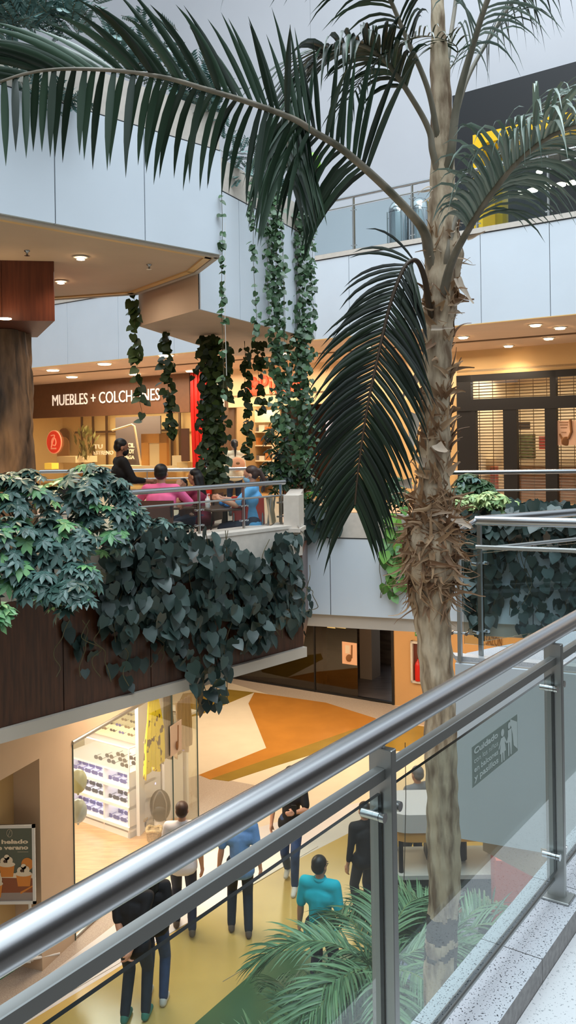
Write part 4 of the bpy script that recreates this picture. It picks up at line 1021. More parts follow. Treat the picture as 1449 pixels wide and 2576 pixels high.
# feathery plants in the upper planters
def feathery(label, blobs, n, group, size=.16):
    T = thing('feathery_shrub', label, 'shrub', AT(*blobs[0][:3]), group=group); mb = MB(); P = []; Y = []; Nn = []; S = []
    tot = sum(b[3] * b[4] for b in blobs); st = MB()
    for x, y, d, rx, ry in blobs:
        c = AT(x, y, d)
        for _ in range(int(n * rx * ry / tot)):
            v = Vector((random.gauss(0, .5), random.gauss(0, .5), random.gauss(0, .5))); p = c + Vector((v.x * rx, v.y * rx * .5, v.z * ry)) * (d / F_PX)
            u = Vector((random.gauss(0, .6), random.gauss(-.3, .6), random.gauss(.2, .6))).normalized(); a = u.cross(Vector((0, 0, 1.01))).normalized()
            st.tube([p, p + u * size * 1.2], .003, m_stem, n=3)
            for q in range(7):
                for sg in (-1, 1):
                    P.append(p + u * size * (.15 + .16 * q)); Y.append(a * sg + u * .8 + Vector((0, 0, -.2))); Nn.append(u.cross(a) + Vector((0, 0, .3))); S.append(size * .5)
    addleaves(mb, (LANCE[0] * np.array([.8, 1, 1]), LANCE[1]), [tuple(p) for p in P], [tuple(p) for p in Y], [tuple(p) for p in Nn], S, m_feather)
    putw(mb, 'foliage', T); putw(st, 'stems', T); return T
feathery('feathery blue-green shrub on the upper terrace planter behind the big frond, left part', [(360, 130, 8.9, 60, 70), (440, 190, 9.1, 60, 60), (300, 110, 8.7, 40, 50)], 90, None)
feathery('feathery blue-green shrub on the upper terrace planter near its corner', [(500, 230, 9.2, 45, 60), (545, 270, 9.4, 35, 50), (470, 270, 9.2, 50, 40)], 80, None)
feathery('feathery shrub trailing from the planter of the narrow white block', [(600, 400, 11.2, 36, 50), (640, 440, 11.8, 40, 50), (690, 480, 12.4, 40, 40)], 90, None)
feathery('dusky feathery shrub at the upper left corner, left part', [(30, 40, 7.0, 50, 45), (80, 20, 7.2, 60, 40)], 70, None)
feathery('dusky feathery shrub at the upper left corner, right part', [(150, 50, 7.4, 55, 45), (200, 30, 7.6, 40, 40)], 60, None)
feathery('feathery shrub low behind the frond at the far left of the upper planter', [(60, 230, 7.7, 70, 20), (130, 240, 7.8, 60, 20)], 40, None)

# ---- hanging strands
def strand(x0, y0, x1, y1, d, n, size, mat, label, wpx=6, group=None, wires=1):
    p0 = AT(x0, y0, d); T = thing('hanging_vine', label, 'vine', p0, group=group); st = MB()
    for w in range(wires):
        ox = random.uniform(-wpx * .7, wpx * .7) if wires > 1 else 0; e = random.uniform(.6, 1) if wires > 1 and w else 1
        st.tube([AT(x0 + ox + (x1 - x0) * q * e + 2 * math.sin(q * 9 + w), y0 + (y1 - y0) * q * e, d) for q in np.linspace(0, 1, 9)], .0028, m_stem, n=4)
    putw(st, 'stems', T)
    q = RNG.uniform(0, 1, n); w_ = RNG.normal(0, wpx * .5, n)
    P = np.array([tuple(AT(x0 + (x1 - x0) * a + b, y0 + (y1 - y0) * a, d + random.gauss(0, wpx * d / F_PX * .5))) for a, b in zip(q, w_)])
    side = np.sign(RNG.uniform(-1, 1, n))[:, None]
    Y = np.array([1, 0, 0]) * side * RNG.uniform(.2, 1.0, (n, 1)) + np.array([0, -.3, -.8]) + rnd(n, .3)
    Nn = np.array([0, -.7, .6]) + rnd(n, .35); mb = MB(); addleaves(mb, HEART, P, Y, Nn, size * (1 + RNG.uniform(-.3, .3, n)), mat); putw(mb, 'foliage', T); return T
strand(557, 480, 561, 1000, 9.25, 46, .062, m_pothos, 'thinnest hanging vine beside the corner of the upper white terrace', wpx=5)
strand(633, 450, 645, 850, 11.0, 58, .075, m_pothos, 'thin hanging vine on the white block, second from the terrace corner', wpx=8)
strand(690, 470, 706, 1090, 11.9, 560, .075, m_pothos, 'dense hanging vine curtain with blue-green leaves, left one of the two longest', wpx=24, wires=5)
strand(672, 520, 676, 830, 11.6, 60, .07, m_pothos, 'thin vine hanging just left of the left dense vine curtain', wpx=7)
strand(758, 520, 764, 1175, 12.9, 820, .078, m_pothos, 'dense hanging vine curtain with blue-green leaves, right one of the two longest', wpx=30, wires=6)
strand(785, 540, 787, 840, 13.2, 40, .07, m_pothos, 'thin vine at the right edge of the right dense vine curtain', wpx=9)
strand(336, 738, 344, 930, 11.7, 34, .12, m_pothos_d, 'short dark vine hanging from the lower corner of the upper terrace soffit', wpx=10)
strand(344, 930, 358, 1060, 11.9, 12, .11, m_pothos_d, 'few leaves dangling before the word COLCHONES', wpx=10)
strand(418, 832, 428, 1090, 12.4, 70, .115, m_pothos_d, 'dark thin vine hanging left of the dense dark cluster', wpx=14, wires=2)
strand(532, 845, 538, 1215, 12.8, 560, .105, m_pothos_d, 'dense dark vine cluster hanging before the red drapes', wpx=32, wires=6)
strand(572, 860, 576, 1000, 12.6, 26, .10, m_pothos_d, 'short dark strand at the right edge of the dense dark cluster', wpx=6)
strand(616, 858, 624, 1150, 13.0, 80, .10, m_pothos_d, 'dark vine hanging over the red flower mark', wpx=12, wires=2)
strand(652, 858, 658, 1040, 13.2, 50, .10, m_pothos_d, 'dark vine hanging over the P of the red sign', wpx=12, wires=2)
strand(720, 860, 724, 1060, 13.6, 50, .09, m_pothos, 'thin vine hanging between the two long vine curtains', wpx=8)
mb = MB(); mb.tube([AT(566, 560, 10.2), AT(566, 800, 10.2), AT(570, 945, 10.2)], .004, m_white, n=5); tag(mb.build('white_twine'), 'thin pale cord hanging beside the dense dark vine cluster', 'cord')
mb = MB(); mb.tube([AT(1019, 1868, 8.5), AT(1021, 2000, 8.5), AT(1018, 2150, 8.5), AT(1016, 2230, 8.5)], .004, m_stem_d, n=5); tag(mb.build('twine'), 'thin dark cord hanging left of the palm trunk behind the glass', 'cord')

# ================================================================ PALM FRONDS
def frond_mesh(pts, r0, r1, i0, lens, spacing, mats, droop=.5, lift=.25, sweep=.55, width=.030, mb=None, side_hint=None, sparse=1.0, plane=None, sag=False):
    """leafstalk along pts (thick to thin); leaflets from fraction i0 on, both sides; lens = length profile"""
    P = catmull(pts, 10); mb = mb or MB(); k = len(P)
    mb.tube(P, [r0 + (r1 - r0) * (i / (k - 1)) ** .8 for i in range(k)], mats[0], n=8, flat=.75)
    cum = [0.0]
    for a, b in zip(P[:-1], P[1:]): cum.append(cum[-1] + (b - a).length)
    L = cum[-1]; s = L * i0; ns = 6; VS = []; FS = []; g = Vector((0, 0, -1)); alt = 0
    while s < L:
        j = min(k - 2, max(0, int(np.searchsorted(cum, s)) - 1)); f = (s - cum[j]) / max(1e-6, cum[j + 1] - cum[j]); p = P[j].lerp(P[j + 1], f); t = (P[j + 1] - P[j]).normalized()
        q = (s / L - i0) / (1 - i0); ln = float(np.interp(q, np.linspace(0, 1, len(lens)), lens))
        sd = t.cross(Vector((0, 0, 1))) if plane is None else t.cross(Vector(plane))
        if sd.length < .15: sd = t.cross(Vector((0, 1, .2)))
        sd.normalize(); up = sd.cross(t).normalized()
        for sg in (-1, 1):
            if random.random() > sparse: continue
            sw = sweep + (.9 * q ** 2 if sag else .5 * q ** 3)
            if sag and (sd * sg).z < 0: sw = sweep * .25 + .3 * q ** 3
            d = (sd * sg * (1 - sw * .4) + t * sw + up * (lift + random.gauss(0, .14 if not sag else .24))).normalized()
            l = ln * random.uniform(.82, 1.08); w = width * (.75 + .25 * l / max(lens)); dr = droop * random.uniform(.7, 1.3) * (3.4 if d.z < .05 and sag else 1)
            o = len(VS); c = p.copy(); dd = d.copy(); nrm = d.cross(t * sg)
            if nrm.length < .1: nrm = up
            for m in range(ns + 1):
                u = m / ns; ww = w * (math.sin(PI * min(1, .12 + u * .95)) ** .6) * (1 - u * .25) if m < ns else 0.0005
                wd = dd.cross(nrm).normalized() * ww * .5; nr = wd.cross(dd).normalized() if ww > .001 else nrm
                VS += [c - wd + nr * ww * .22, c - nr * 0, c + wd + nr * ww * .22]
                c = c + dd * (l / ns); dd = (dd + g * (dr / ns) * (1 + u)).normalized()
            for m in range(ns):
                a = o + m * 3; FS += [(a, a + 1, a + 4, a + 3), (a + 1, a + 2, a + 5, a + 4)]
        s += spacing * random.uniform(.8, 1.2)
    mb.arr(np.array([tuple(v) for v in VS]), np.array(FS), mats[1])
    return mb
DT = 5.2
trunk_px = [(1098, -60, 15), (1102, 60, 18), (1108, 180, 24), (1113, 330, 28), (1113, 450, 30), (1113, 560, 36), (1118, 640, 44), (1112, 720, 41), (1103, 820, 38), (1100, 900, 36), (1098, 1000, 37), (1096, 1100, 38), (1090, 1200, 40), (1086, 1290, 52), (1086, 1350, 66), (1085, 1430, 64), (1084, 1500, 52), (1092, 1590, 42), (1100, 1700, 40), (1107, 1800, 38), (1110, 1950, 38), (1114, 2100, 40), (1117, 2250, 38), (1112, 2330, 38), (1108, 2420, 40), (1108, 2600, 42)]
base_c = AT(1108, 2600, DT); PT = thing('palm_tree', 'tall palm with ragged fibrous trunk and long arching fronds in the atrium', 'palm tree', (base_c.x, base_c.y, L1 + .3))
m_trunk = M('palm_trunk_bark', (206, 186, 158), .7, rgb2=(122, 98, 74), scale=6, stretch=(3, 3, .8), bump=.9, detail=9, thr=(.42, .66))
m_trunkb = M('palm_trunk_dark_scar', (66, 54, 42), .8, rgb2=(40, 32, 26), scale=8)
m_fib = M('dry_sheath_fibre', (190, 156, 120), .65, rgb2=(128, 92, 64), island=True)
m_fib2 = M('pale_papery_sheath', (226, 208, 188), .6, rgb2=(188, 160, 132), island=True)
cen = [AT(x, y, DT) for x, y, r in trunk_px] + [Vector((base_c.x, base_c.y, L1 + .3))]; rad = [r * DT / F_PX for x, y, r in trunk_px] + [.115]
mb = MB(); CP = []; CR = []
for i in range(len(cen) - 1):
    for k in range(16):
        f = k / 16; CP.append(cen[i].lerp(cen[i + 1], f)); CR.append(rad[i] + (rad[i + 1] - rad[i]) * (3 * f * f - 2 * f ** 3))
CP.append(cen[-1]); CR.append(rad[-1]); n_ = 72; vs = []
for i, (c, r) in enumerate(zip(CP, CR)):
    for j in range(n_):
        a = 2 * PI * j / n_; nz = noise.noise(Vector((math.cos(a) * 2.2, math.sin(a) * 2.2, c.z * 2.5))) * .16 + noise.noise(Vector((math.cos(a) * 6, math.sin(a) * 6, c.z * 9))) * .06 + .035 * math.sin(c.z * 40 + math.sin(a))
        vs.append((c.x + r * (1 + nz) * math.cos(a), c.y + r * (1 + nz) * math.sin(a), c.z))
fs = [(i * n_ + j, (i + 1) * n_ + j, (i + 1) * n_ + (j + 1) % n_, i * n_ + (j + 1) % n_) for i in range(len(CP) - 1) for j in range(n_)]
mb.add(vs, fs, m_trunk, True)
zs0, zs1 = AT(1110, 2292, DT).z, AT(1110, 2352, DT).z; zs2, zs3 = AT(1110, 2372, DT).z, AT(1110, 2425, DT).z
kd = mb.mi(m_trunkb)
for fi, f in enumerate(mb.f):
    c_ = Vector((0, 0, 0))
    for i in f: c_ += Vector(mb.v[i]) / 4
    w_ = noise.noise(c_ * 9) * .07 + noise.noise(c_ * 26) * .03
    if (zs1 < c_.z + w_ < zs0) or (zs3 < c_.z + w_ * 1.6 < zs2 and noise.noise(c_ * 14) > -.1): mb.m[fi] = kd
putw(mb, 'trunk', PT)
# loose sheath fibres
def ribbon(mb, p, d, l, w, mat, curl, seg=7, out=None):
    c = Vector(p); dd = Vector(d).normalized(); ax = (Vector(out).cross(dd)).normalized(); V = []; F_ = []
    for m in range(seg + 1):
        u = m / seg; ww = w * (1 - .65 * u) * (.6 + .4 * math.sin(PI * min(1, u + .25))); nr = dd.cross(ax).normalized()
        V += [c - ax * ww / 2 + nr * ww * .3, c, c + ax * ww / 2 + nr * ww * .3]; c = c + dd * (l / seg); dd = (dd + nr * curl / seg + Vector((random.gauss(0, .1), random.gauss(0, .1), random.gauss(0, .1)))).normalized()
    for m in range(seg): a = m * 3; F_ += [(a, a + 1, a + 4, a + 3), (a + 1, a + 2, a + 5, a + 4)]
    mb.add(V, F_, mat, True)
def trunk_at(y):
    for (a, b) in zip(trunk_px[:-1], trunk_px[1:]):
        if a[1] <= y <= b[1]:
            f = (y - a[1]) / (b[1] - a[1]); return a[0] + (b[0] - a[0]) * f, (a[2] + (b[2] - a[2]) * f)
    return trunk_px[-1][0], trunk_px[-1][2]
mb = MB()
def fib(y, n, lmin, lmax, wmin, wmax, up_bias, outk, mat, spread=1.0, curl=1.5):
    for _ in range(n):
        yy = y + random.gauss(0, 22 * spread); x, r = trunk_at(yy); a = random.uniform(-PI * 1.05, .05 * PI); c = AT(x, yy, DT); rr = r * DT / F_PX * 1.0
        o = Vector((math.cos(a), math.sin(a), 0)); tan = Vector((-o.y, o.x, 0)) * random.choice((-1, 1))
        d = o * outk * random.uniform(.4, 1.2) + Vector((0, 0, random.gauss(up_bias, .5))) + tan * random.uniform(0, .9)
        ribbon(mb, c + o * rr * .92, d, random.uniform(lmin, lmax), random.uniform(wmin, wmax), mat, random.uniform(-curl, curl * 1.3), out=o)
fib(1300, 50, .10, .22, .02, .06, .6, .42, m_fib, 1, 2.2); fib(1360, 110, .10, .24, .010, .045, -.4, .22, m_fib, 1.6, 2.0); fib(1440, 80, .10, .26, .010, .04, -.8, .22, m_fib, 1.3, 1.8)
fib(1500, 26, .08, .22, .01, .03, -.8, .4, m_fib); fib(1290, 50, .06, .18, .004, .01, .6, 1.0, m_fib, 1.2, 2.5); fib(1330, 40, .1, .22, .003, .008, .1, 1.2, m_fib, 2, 3)
for y, n in ((620, 12), (760, 22), (860, 10), (940, 12), (1000, 18), (1060, 22), (1120, 20), (1200, 18), (1250, 18)): fib(y, n, .06, .18, .018, .06, .7, .22, m_fib, .7, 1.2)
for y, n in ((480, 6), (560, 12), (640, 14), (700, 10), (780, 14)): fib(y, n, .03, .12, .006, .02, .3, .6, m_fib2, .8)
# fibres wrapping round the bulge
for _ in range(26):
    y = random.uniform(1270, 1480); x, r = trunk_at(y); c = AT(x, y, DT); rr = r * DT / F_PX * 1.05; a0 = random.uniform(-PI, -.3); sl = random.uniform(-.5, .5); V = []
    pts = [c + Vector((math.cos(a0 + q) * rr, math.sin(a0 + q) * rr, sl * q * .12)) for q in np.linspace(0, 1.5, 7)]
    mb.tube(pts, random.uniform(.006, .014), m_fib, n=5, flat=.4)
tag(putw(mb, 'sheath_fibres', PT), kind='stuff')
mb = MB()
for (x, y, dx, dz, l, w, cu) in ((1060, 765, -.8, -.7, .22, .05, .3), (1040, 812, -.3, -1, .07, .05, .5), (1050, 945, -.5, -1, .20, .05, .8), (1042, 1040, -.3, -1, .26, .085, .5), (1035, 1215, -1, -.1, .12, .07, .6), (1098, 1118, .3, -.6, .14, .07, .9), (1085, 825, 1, -.02, .13, .035, .3), (1175, 600, 1, .2, .11, .03, .6), (1150, 700, .3, -1, .2, .05, .4), (1070, 1165, -.6, .3, .12, .06, .6), (1125, 1190, .7, .5, .12, .05, .6), (1075, 1290, .9, .1, .16, .05, .8), (1130, 1290, .8, -.7, .16, .07, .3)):
    ribbon(mb, AT(x, y, DT - .13), Vector((dx, -.25, dz)), l, w, m_fib2, cu, out=Vector((0, -1, 0)))
tag(putw(mb, 'papery_sheaths', PT), kind='stuff')
# leaf-stalk bases hugging the stem
def FR(px, r0, r1, i0, lens, sp, mats, **k):
    mb = frond_mesh([AT(trunk_at(px[0][1] + 70)[0] + (px[0][0] - 1108) * .25, px[0][1] + 80, DT - .01)] + [AT(x, y, d) for x, y, d in px], r0, r1, i0, lens, sp, mats, **k); return putw(mb, 'frond', PT)
MP = (m_rachis, m_palm); ML = (m_rachis_d, m_palm_lo); MG = (m_rachis, m_palm_g)
FR([(1080, 640, 5.15), (1070, 590, 5.1), (1040, 545, 5.0), (960, 462, 4.8), (860, 375, 4.6), (790, 332, 4.45), (740, 300, 4.35), (640, 262, 4.2), (520, 225, 4.05), (400, 192, 3.95), (250, 175, 3.85), (90, 180, 3.75), (-70, 230, 3.7)], .042, .007, .30, [.66, .52, .48, .47, .46, .42, .34], .042, MP, droop=.45, lift=.05, sweep=.45, width=.042, plane=(0, 1, .30), sag=True)
FR([(1088, 380, 5.12), (1080, 330, 5.1), (1045, 262, 5.05), (975, 160, 4.95), (905, 112, 4.85), (830, 125, 4.75), (765, 190, 4.7), (730, 290, 4.65), (722, 420, 4.6)], .026, .006, .30, [.36, .50, .62, .66, .60, .46], .024, (m_rachis, m_palm), droop=1.1, lift=.1, sweep=.65, width=.036)
FR([(1078, 760, 5.1), (1068, 700, 5.05), (1050, 658, 5.0), (1025, 662, 4.95), (1000, 710, 4.92), (975, 790, 4.9), (950, 900, 4.88), (925, 1020, 4.86), (908, 1130, 4.86), (898, 1210, 4.86), (893, 1270, 4.86)], .022, .006, .25, [.34, .48, .56, .56, .52, .48, .42], .025, ML, droop=.75, lift=.0, sweep=.55, width=.028, plane=(0, 1, .05))
FR([(1120, 720, 5.1), (1140, 650, 5.0), (1180, 575, 4.85), (1235, 490, 4.7), (1310, 400, 4.55), (1400, 335, 4.4), (1500, 310, 4.3), (1620, 330, 4.2)], .034, .006, .34, [.46, .66, .76, .76, .66], .013, MG, droop=1.5, lift=.3, sweep=.6, width=.024)
FR([(1125, 640, 5.1), (1150, 540, 5.15), (1215, 440, 5.2), (1300, 330, 5.2), (1400, 250, 5.2), (1520, 210, 5.2)], .024, .006, .42, [.40, .60, .66, .56], .030, MG, droop=1.4, lift=.1, sweep=.6, width=.020)
FR([(1098, 330, 5.15), (1075, 220, 5.1), (1020, 90, 5.05), (960, -40, 4.95), (860, -160, 4.8), (740, -200, 4.6), (640, -150, 4.5)], .024, .006, .34, [.4, .55, .6, .55, .4], .034, MP, droop=1.2, lift=.1, width=.022, sparse=.9)
FR([(1135, 380, 5.1), (1150, 260, 5.05), (1185, 130, 5.0), (1240, -30, 4.9), (1330, -150, 4.8), (1450, -190, 4.7), (1560, -150, 4.6)], .034, .006, .38, [.5, .64, .7, .64, .5], .034, MG, droop=1.4, lift=.1, width=.020, sparse=.9)
FR([(1140, 320, 5.3), (1175, 200, 5.35), (1235, 90, 5.4), (1310, -20, 5.4), (1420, -110, 5.4), (1560, -130, 5.4)], .022, .006, .40, [.5, .66, .66, .5], .034, MP, droop=1.4, lift=.1, width=.020, sparse=.9)
FR([(1115, 260, 5.4), (1130, 120, 5.5), (1150, -60, 5.6), (1130, -260, 5.7), (1030, -380, 5.8), (900, -380, 5.9)], .020, .006, .5, [.4, .5, .5, .4], .05, MP, droop=1.1, lift=.1, width=.018, sparse=.7)
FR([(1150, 120, 5.2), (1060, 90, 5.0), (980, 130, 4.9), (920, 190, 4.8), (880, 250, 4.7)], .005, .002, .05, [.25, .3, .25], .035, MP, droop=.8, lift=.1, width=.014)

# ---- young areca palms standing on the lower floor
def areca(base_px, d, h, nf, L_, label, seedv, zr=(.35, 1.1), group=None):
    random.seed(seedv); c = AT(base_px[0], base_px[1], d); T = thing('areca_palm', label, 'palm', (c.x, c.y, L1), group=group)
    for k in range(nf):
        az = 2 * PI * k / nf + random.gauss(0, .15); l = L_ * random.uniform(.8, 1.15); tilt = random.uniform(*zr)
        o = Vector((math.cos(az), math.sin(az), 0)); st = Vector((c.x, c.y, L1 + random.uniform(.3, .6))); top = Vector((c.x, c.y, c.z)) + o * .08
        pts = [st, st.lerp(top, .5) + o * .02, top]; dd = (o * 1.0 + Vector((0, 0, tilt))).normalized(); p = top
        for m in range(6): p = p + dd * l / 6; pts.append(p); dd = (dd + Vector((0, 0, -.30))).normalized()
        i0 = 1 - l / (l + (top - st).length) * .97
        mb = frond_mesh(pts, .012, .003, i0, [.22, .36, .40, .36, .20], .026, (m_stem_g, m_areca), droop=.5, lift=.2, sweep=.75, width=.024); putw(mb, 'frond', T)
    mb = MB()
    for k in range(5): a = random.random() * 6.28; mb.tube([(c.x + .07 * math.cos(a), c.y + .07 * math.sin(a), L1 + .3), (c.x + .05 * math.cos(a), c.y + .05 * math.sin(a), c.z - .3)], .02, m_stem_g, n=8)
    putw(mb, 'canes', T); random.seed(7 + seedv); return T
m_stem_g = M('green_cane', (120, 140, 84), .5)
areca((955, 2440), 7.0, 0, 12, 1.15, 'bushy areca palm below, behind the middle glass pane, reaching up past the man in teal', 3)
areca((790, 2720), 6.6, 0, 10, 1.3, 'areca palm lowest in the picture, arching over the dark green floor', 5, zr=(.5, 1.2))
areca((1130, 2360), 7.6, 0, 8, 1.0, 'areca palm behind the main palm trunk, spreading to the right', 9, zr=(.3, .9))
# planter of the palms
mb = MB(); c = AT(1000, 2600, 6.6); mb.lathe((1.0, 6.4, L1), [(2.0, 0), (2.0, .42), (1.9, .45), (1.85, .30)], m_cream, n=40); struct('planter_round', mb)
# ================================================================ LEVEL 1 : SHOPS
dG = (Vector(G1) - Vector(G0)).normalized(); nG = Vector((dG.y, -dG.x))
if nG.dot(-Vector(G0)) < 0: nG = -nG
def GP(x, y, off=0.0): return ONL(x, y, G0, G1, off)
def gseg(mb, x0, x1, z0, z1, off=0.0, th=.1, mat=None):
    a, b = GP(x0, 1650, off), GP(x1, 1650, off); mb.prism([plan(a), plan(b), (b.x - nG.x * th, b.y - nG.y * th), (a.x - nG.x * th, a.y - nG.y * th)], z0, z1, mat); return mb
m_orange = M('orange_wall_paint', (208, 162, 108), 0.55, var=.04, scale=1)
m_grey_in = M('grey_interior', (104, 94, 90), .6, rgb2=(66, 60, 60), scale=1.2, stretch=(1, 1, 8))
mb = MB(); gseg(mb, 988, 1700, L1, -1.9, 0, .2, m_orange); struct('wall_lower_orange', mb)
mb = MB(); gseg(mb, 300, 985, L1, L1 + .05, 0, .1, m_dark); gseg(mb, 984, 990, L1, -1.9, .02, .14, m_dark); gseg(mb, 300, 990, -2.0, -1.9, .02, .14, m_dark); gseg(mb, 789, 792, L1, -1.9, .01, .05, m_dark)
w4 = struct('window_4', mb)
mb = MB(); gseg(mb, 300, 790, L1 + .05, -1.95, -.01, .012, m_darkglass); mb.build('glass_panel', w4)
mb = MB(); gseg(mb, 791, 899, L1 + .05, -1.95, -.01, .012, m_darkglass); mb.build('glass_panel', w4)
mb = MB(); gseg(mb, 300, 990, L1, -1.9, -3.2, .1, m_grey_in); gseg(mb, 300, 990, L1, L1 + .015, 0, 3.2, M('grey_plank_floor', (104, 98, 100), .3, rgb2=(70, 66, 70), scale=2, stretch=(1, 12, 1)))
gseg(mb, 300, 305, L1, -1.9, 0, 3.2, m_grey_in); gseg(mb, 988, 992, L1, -1.9, 0, 3.2, m_grey_in); gseg(mb, 300, 990, -1.95, -1.9, 0, 3.2, m_grey_in)
struct('wall_lower_shop', mb)
mb = MB(); gseg(mb, 905, 935, L1, -2.2, -1.6, .5, M('pale_cabinet', (150, 138, 128), .5)); tag(mb.build('tall_cabinet'), 'tall pale cabinet standing inside the dark lower shop', 'cabinet')
# brown column of drapes inside
mb = MB(); gseg(mb, 795, 812, L1, -2.0, -.6, .2, M('brown_curtain', (96, 66, 40), .6)); tag(mb.build('inner_curtain'), 'narrow brown curtain behind the dark lower shop glass', 'curtain')
def gposter(name, label, cat, x0, y0, x1, y1, mat, off=.02, th=.02):
    a, b = GP(x0, y1, off), GP(x1, y1, off); z1 = GP(x0, y0, off).z; mb = MB(); mb.prism([plan(a), plan(b), (b.x - nG.x * th, b.y - nG.y * th), (a.x - nG.x * th, a.y - nG.y * th)], a.z, z1, mat)
    o = mb.build(name); return tag(o, label, cat), a, b, z1
o, a, b, z1 = gposter('poster', 'peach poster of a dark vessel on the dark lower shop door', 'poster', 861, 1614, 898, 1669, M('peach_paper', (232, 182, 146), .5))
dG3 = Vector((dG.x, dG.y, 0)); c = a.lerp(b, .5); c.z = a.z + .16; mb = MB(); mb.ell(c + Vector((nG.x, nG.y, 0)) * .02, (.08, .02, .09), m_brownd); mb.tube([c + dG3 * .06, c + dG3 * .07 + up3 * .32], .02, m_brownd, n=6); mb.box(c + up3 * .2 - dG3 * .05, (.12, .01, .2), M('sheet_pale', (226, 206, 180), .5), rz=math.atan2(dG.y, dG.x)); mb.build('vessel_picture', o)
gposter('notice_sheet', 'pale yellow card hung at the top of the dark lower shop glass, left one', 'notice', 823, 1560, 843, 1579, M('yellow_card', (226, 206, 140), .5)); gposter('notice_sheet', 'pale yellow card hung at the top of the dark lower shop glass, right one', 'notice', 846, 1561, 869, 1579, MATS['yellow_card'])
# fire cabinet, exit sign
a = GP(1037, 1715, .0); b = GP(1072, 1715, .0); z1 = GP(1037, 1611, 0).z
fc = thing('fire_cabinet', 'wall fire cabinet with a red extinguisher, left of the palm trunk', 'fire cabinet', (a.x, a.y, a.z)); inv = Matrix.Translation(-a)
A, B = Vector(plan(a)), Vector(plan(b)); dd = (B - A).normalized()
mb = MB(); w = .05
for (p, q, z0_, z1_) in ((A, A + dd * w, a.z, z1), (B - dd * w, B, a.z, z1), (A, B, a.z, a.z + w), (A, B, z1 - w, z1)): mb.prism([p + nG * .08, q + nG * .08, q, p], z0_, z1_, m_cream)
mb.prism([A + nG * .01, B + nG * .01, B, A], a.z, z1, M('cabinet_inside', (96, 40, 26), .6)); putp(mb, 'frame', fc, inv)
c = (A + B) / 2 + nG * .05; mb = MB(); mb.lathe((c.x, c.y, a.z + .06), [(.07, 0), (.075, .04), (.075, .36), (.05, .43), (.02, .46), (.02, .5)], M('extinguisher_red', (200, 30, 20), .35), n=16); putp(mb, 'extinguisher', fc, inv)
mb = MB(); mb.tube([(c.x, c.y, a.z + .55), (c.x + .06, c.y, a.z + .5), (c.x + .09, c.y - .02, a.z + .2)], .012, m_dark, n=6); putp(mb, 'hose', fc, inv)
o, a, b, z1 = gposter('exit_sign', 'small green and white exit sign on the orange wall left of the trunk', 'sign', 1044, 1574, 1066, 1600, M('sign_green', (60, 120, 60), .4, emit=.2), th=.03)
mb = MB(); text_on(mb, 'E', a + dG3 * .03 + up3 * .05 + Vector((nG.x, nG.y, 0)) * .01, dG3, up3, .12, .16, .01, m_letter); mb.build('lettering', o)
mb = MB(); gseg(mb, 1206, 1400, -3.0, -2.35, .02, .03, M('peach_band', (226, 170, 110), .5)); o = mb.build('wall_panel'); tag(o, 'peach wall panel with faint lettering under the right planter', 'panel')
a = GP(1222, 1620, .05); b = GP(1262, 1620, .05); mb = MB(); text_on(mb, 'SAZON', (a.x, a.y, GP(1240, 1624, .05).z), dG3, up3, (b - a).length, .2, .01, m_brownd); mb.build('lettering', o)

# ---- optician's: glass front under the terrace
dS = (Vector(S1) - Vector(S0)).normalized(); nS = Vector((dS.y, -dS.x))      # to the walkway side (right)
def SPt(x, y, off=0.0): return ONL(x, y, S0, S1, off)
s_l = SPt(181, 1869); s_m = SPt(432, 1800); s_r = SPt(497, 1900)
zg = s_l.z
def P2(v): return Vector((v.x, v.y))
mb = MB()
a, b = P2(s_l), P2(s_r)
mb.prism([a, b, b - nS * .25, a - nS * .25], zg, -1.17, m_soffit)
q = P2(SPt(100, 2000)); mb.prism([q, a, a - nS * .4, q - nS * .4], L1, -1.17, m_soffit)
struct('wall_optician_bulkhead', mb)
mb = MB(); q2 = q - nS * .38; e = q - dS * 3.2 - nS * .38; mb.prism([e, q2, q2 - nS * .2, e - nS * .2], L1, -1.17, m_beige); mb.prism([q - dS * 3, q, q - nS * .38, q - dS * 3 - nS * .38], -2.15, -1.17, m_soffit); struct('wall_lower_pier', mb)
gl_ = MB(); w5 = MB(); w5.prism([a, b, b - nS * .03, a - nS * .03], L1, L1 + .04, m_steel_d); w5.tube([(a.x, a.y, zg), (b.x, b.y, zg)], .03, m_steel_d, n=8)
w5 = struct('window_5', w5)
mcl = glass_mat('optician_glass', (.93, .95, .93), refl=.05)
for p, q in ((a, P2(s_m)), (P2(s_m), b)):
    mb = MB(); p_ = p + dS * .01; q_ = q - dS * .01; mb.prism([p_, q_, q_ - nS * .012, p_ - nS * .012], L1 + .04, zg, mcl); mb.build('glass_panel', w5)
    mb = MB(); mb.box((p_.x, p_.y, (L1 + zg) / 2), (.02, .02, zg - L1), M('glass_seam', (60, 76, 70), .3), rz=0); mb.build('glass_edge', w5)
mb = MB(); mb.box((b.x, b.y, (L1 + zg) / 2), (.02, .02, zg - L1), MATS['glass_seam']); mb.build('glass_edge', w5)
e2 = b + Vector((-2.4, 1.4)); mb = MB(); mb.prism([b, e2, e2 + Vector((.0, .012)), b + Vector((0, .012))], L1 + .02, zg, mcl); mb.build('glass_panel', w5)
m_shopwall = M('optician_wall', (228, 216, 196), .6)
mb = MB(); mb.prism([a - nS * .1, a - nS * 3.2, a - nS * 3.2 + dS * .05, a - nS * .1 + dS * .05], L1, -1.2, m_shopwall); mb.prism([a - nS * 3.2, b + Vector((-3.0, 1.2)), b + Vector((-3.05, 1.2)), a - nS * 3.25], L1, -1.2, m_shopwall)
mb.prism([a - nS * .1, P2(s_m), e2, a - nS * 3.2], zg + .25, zg + .3, m_shopwall)
struct('wall_optician', mb)
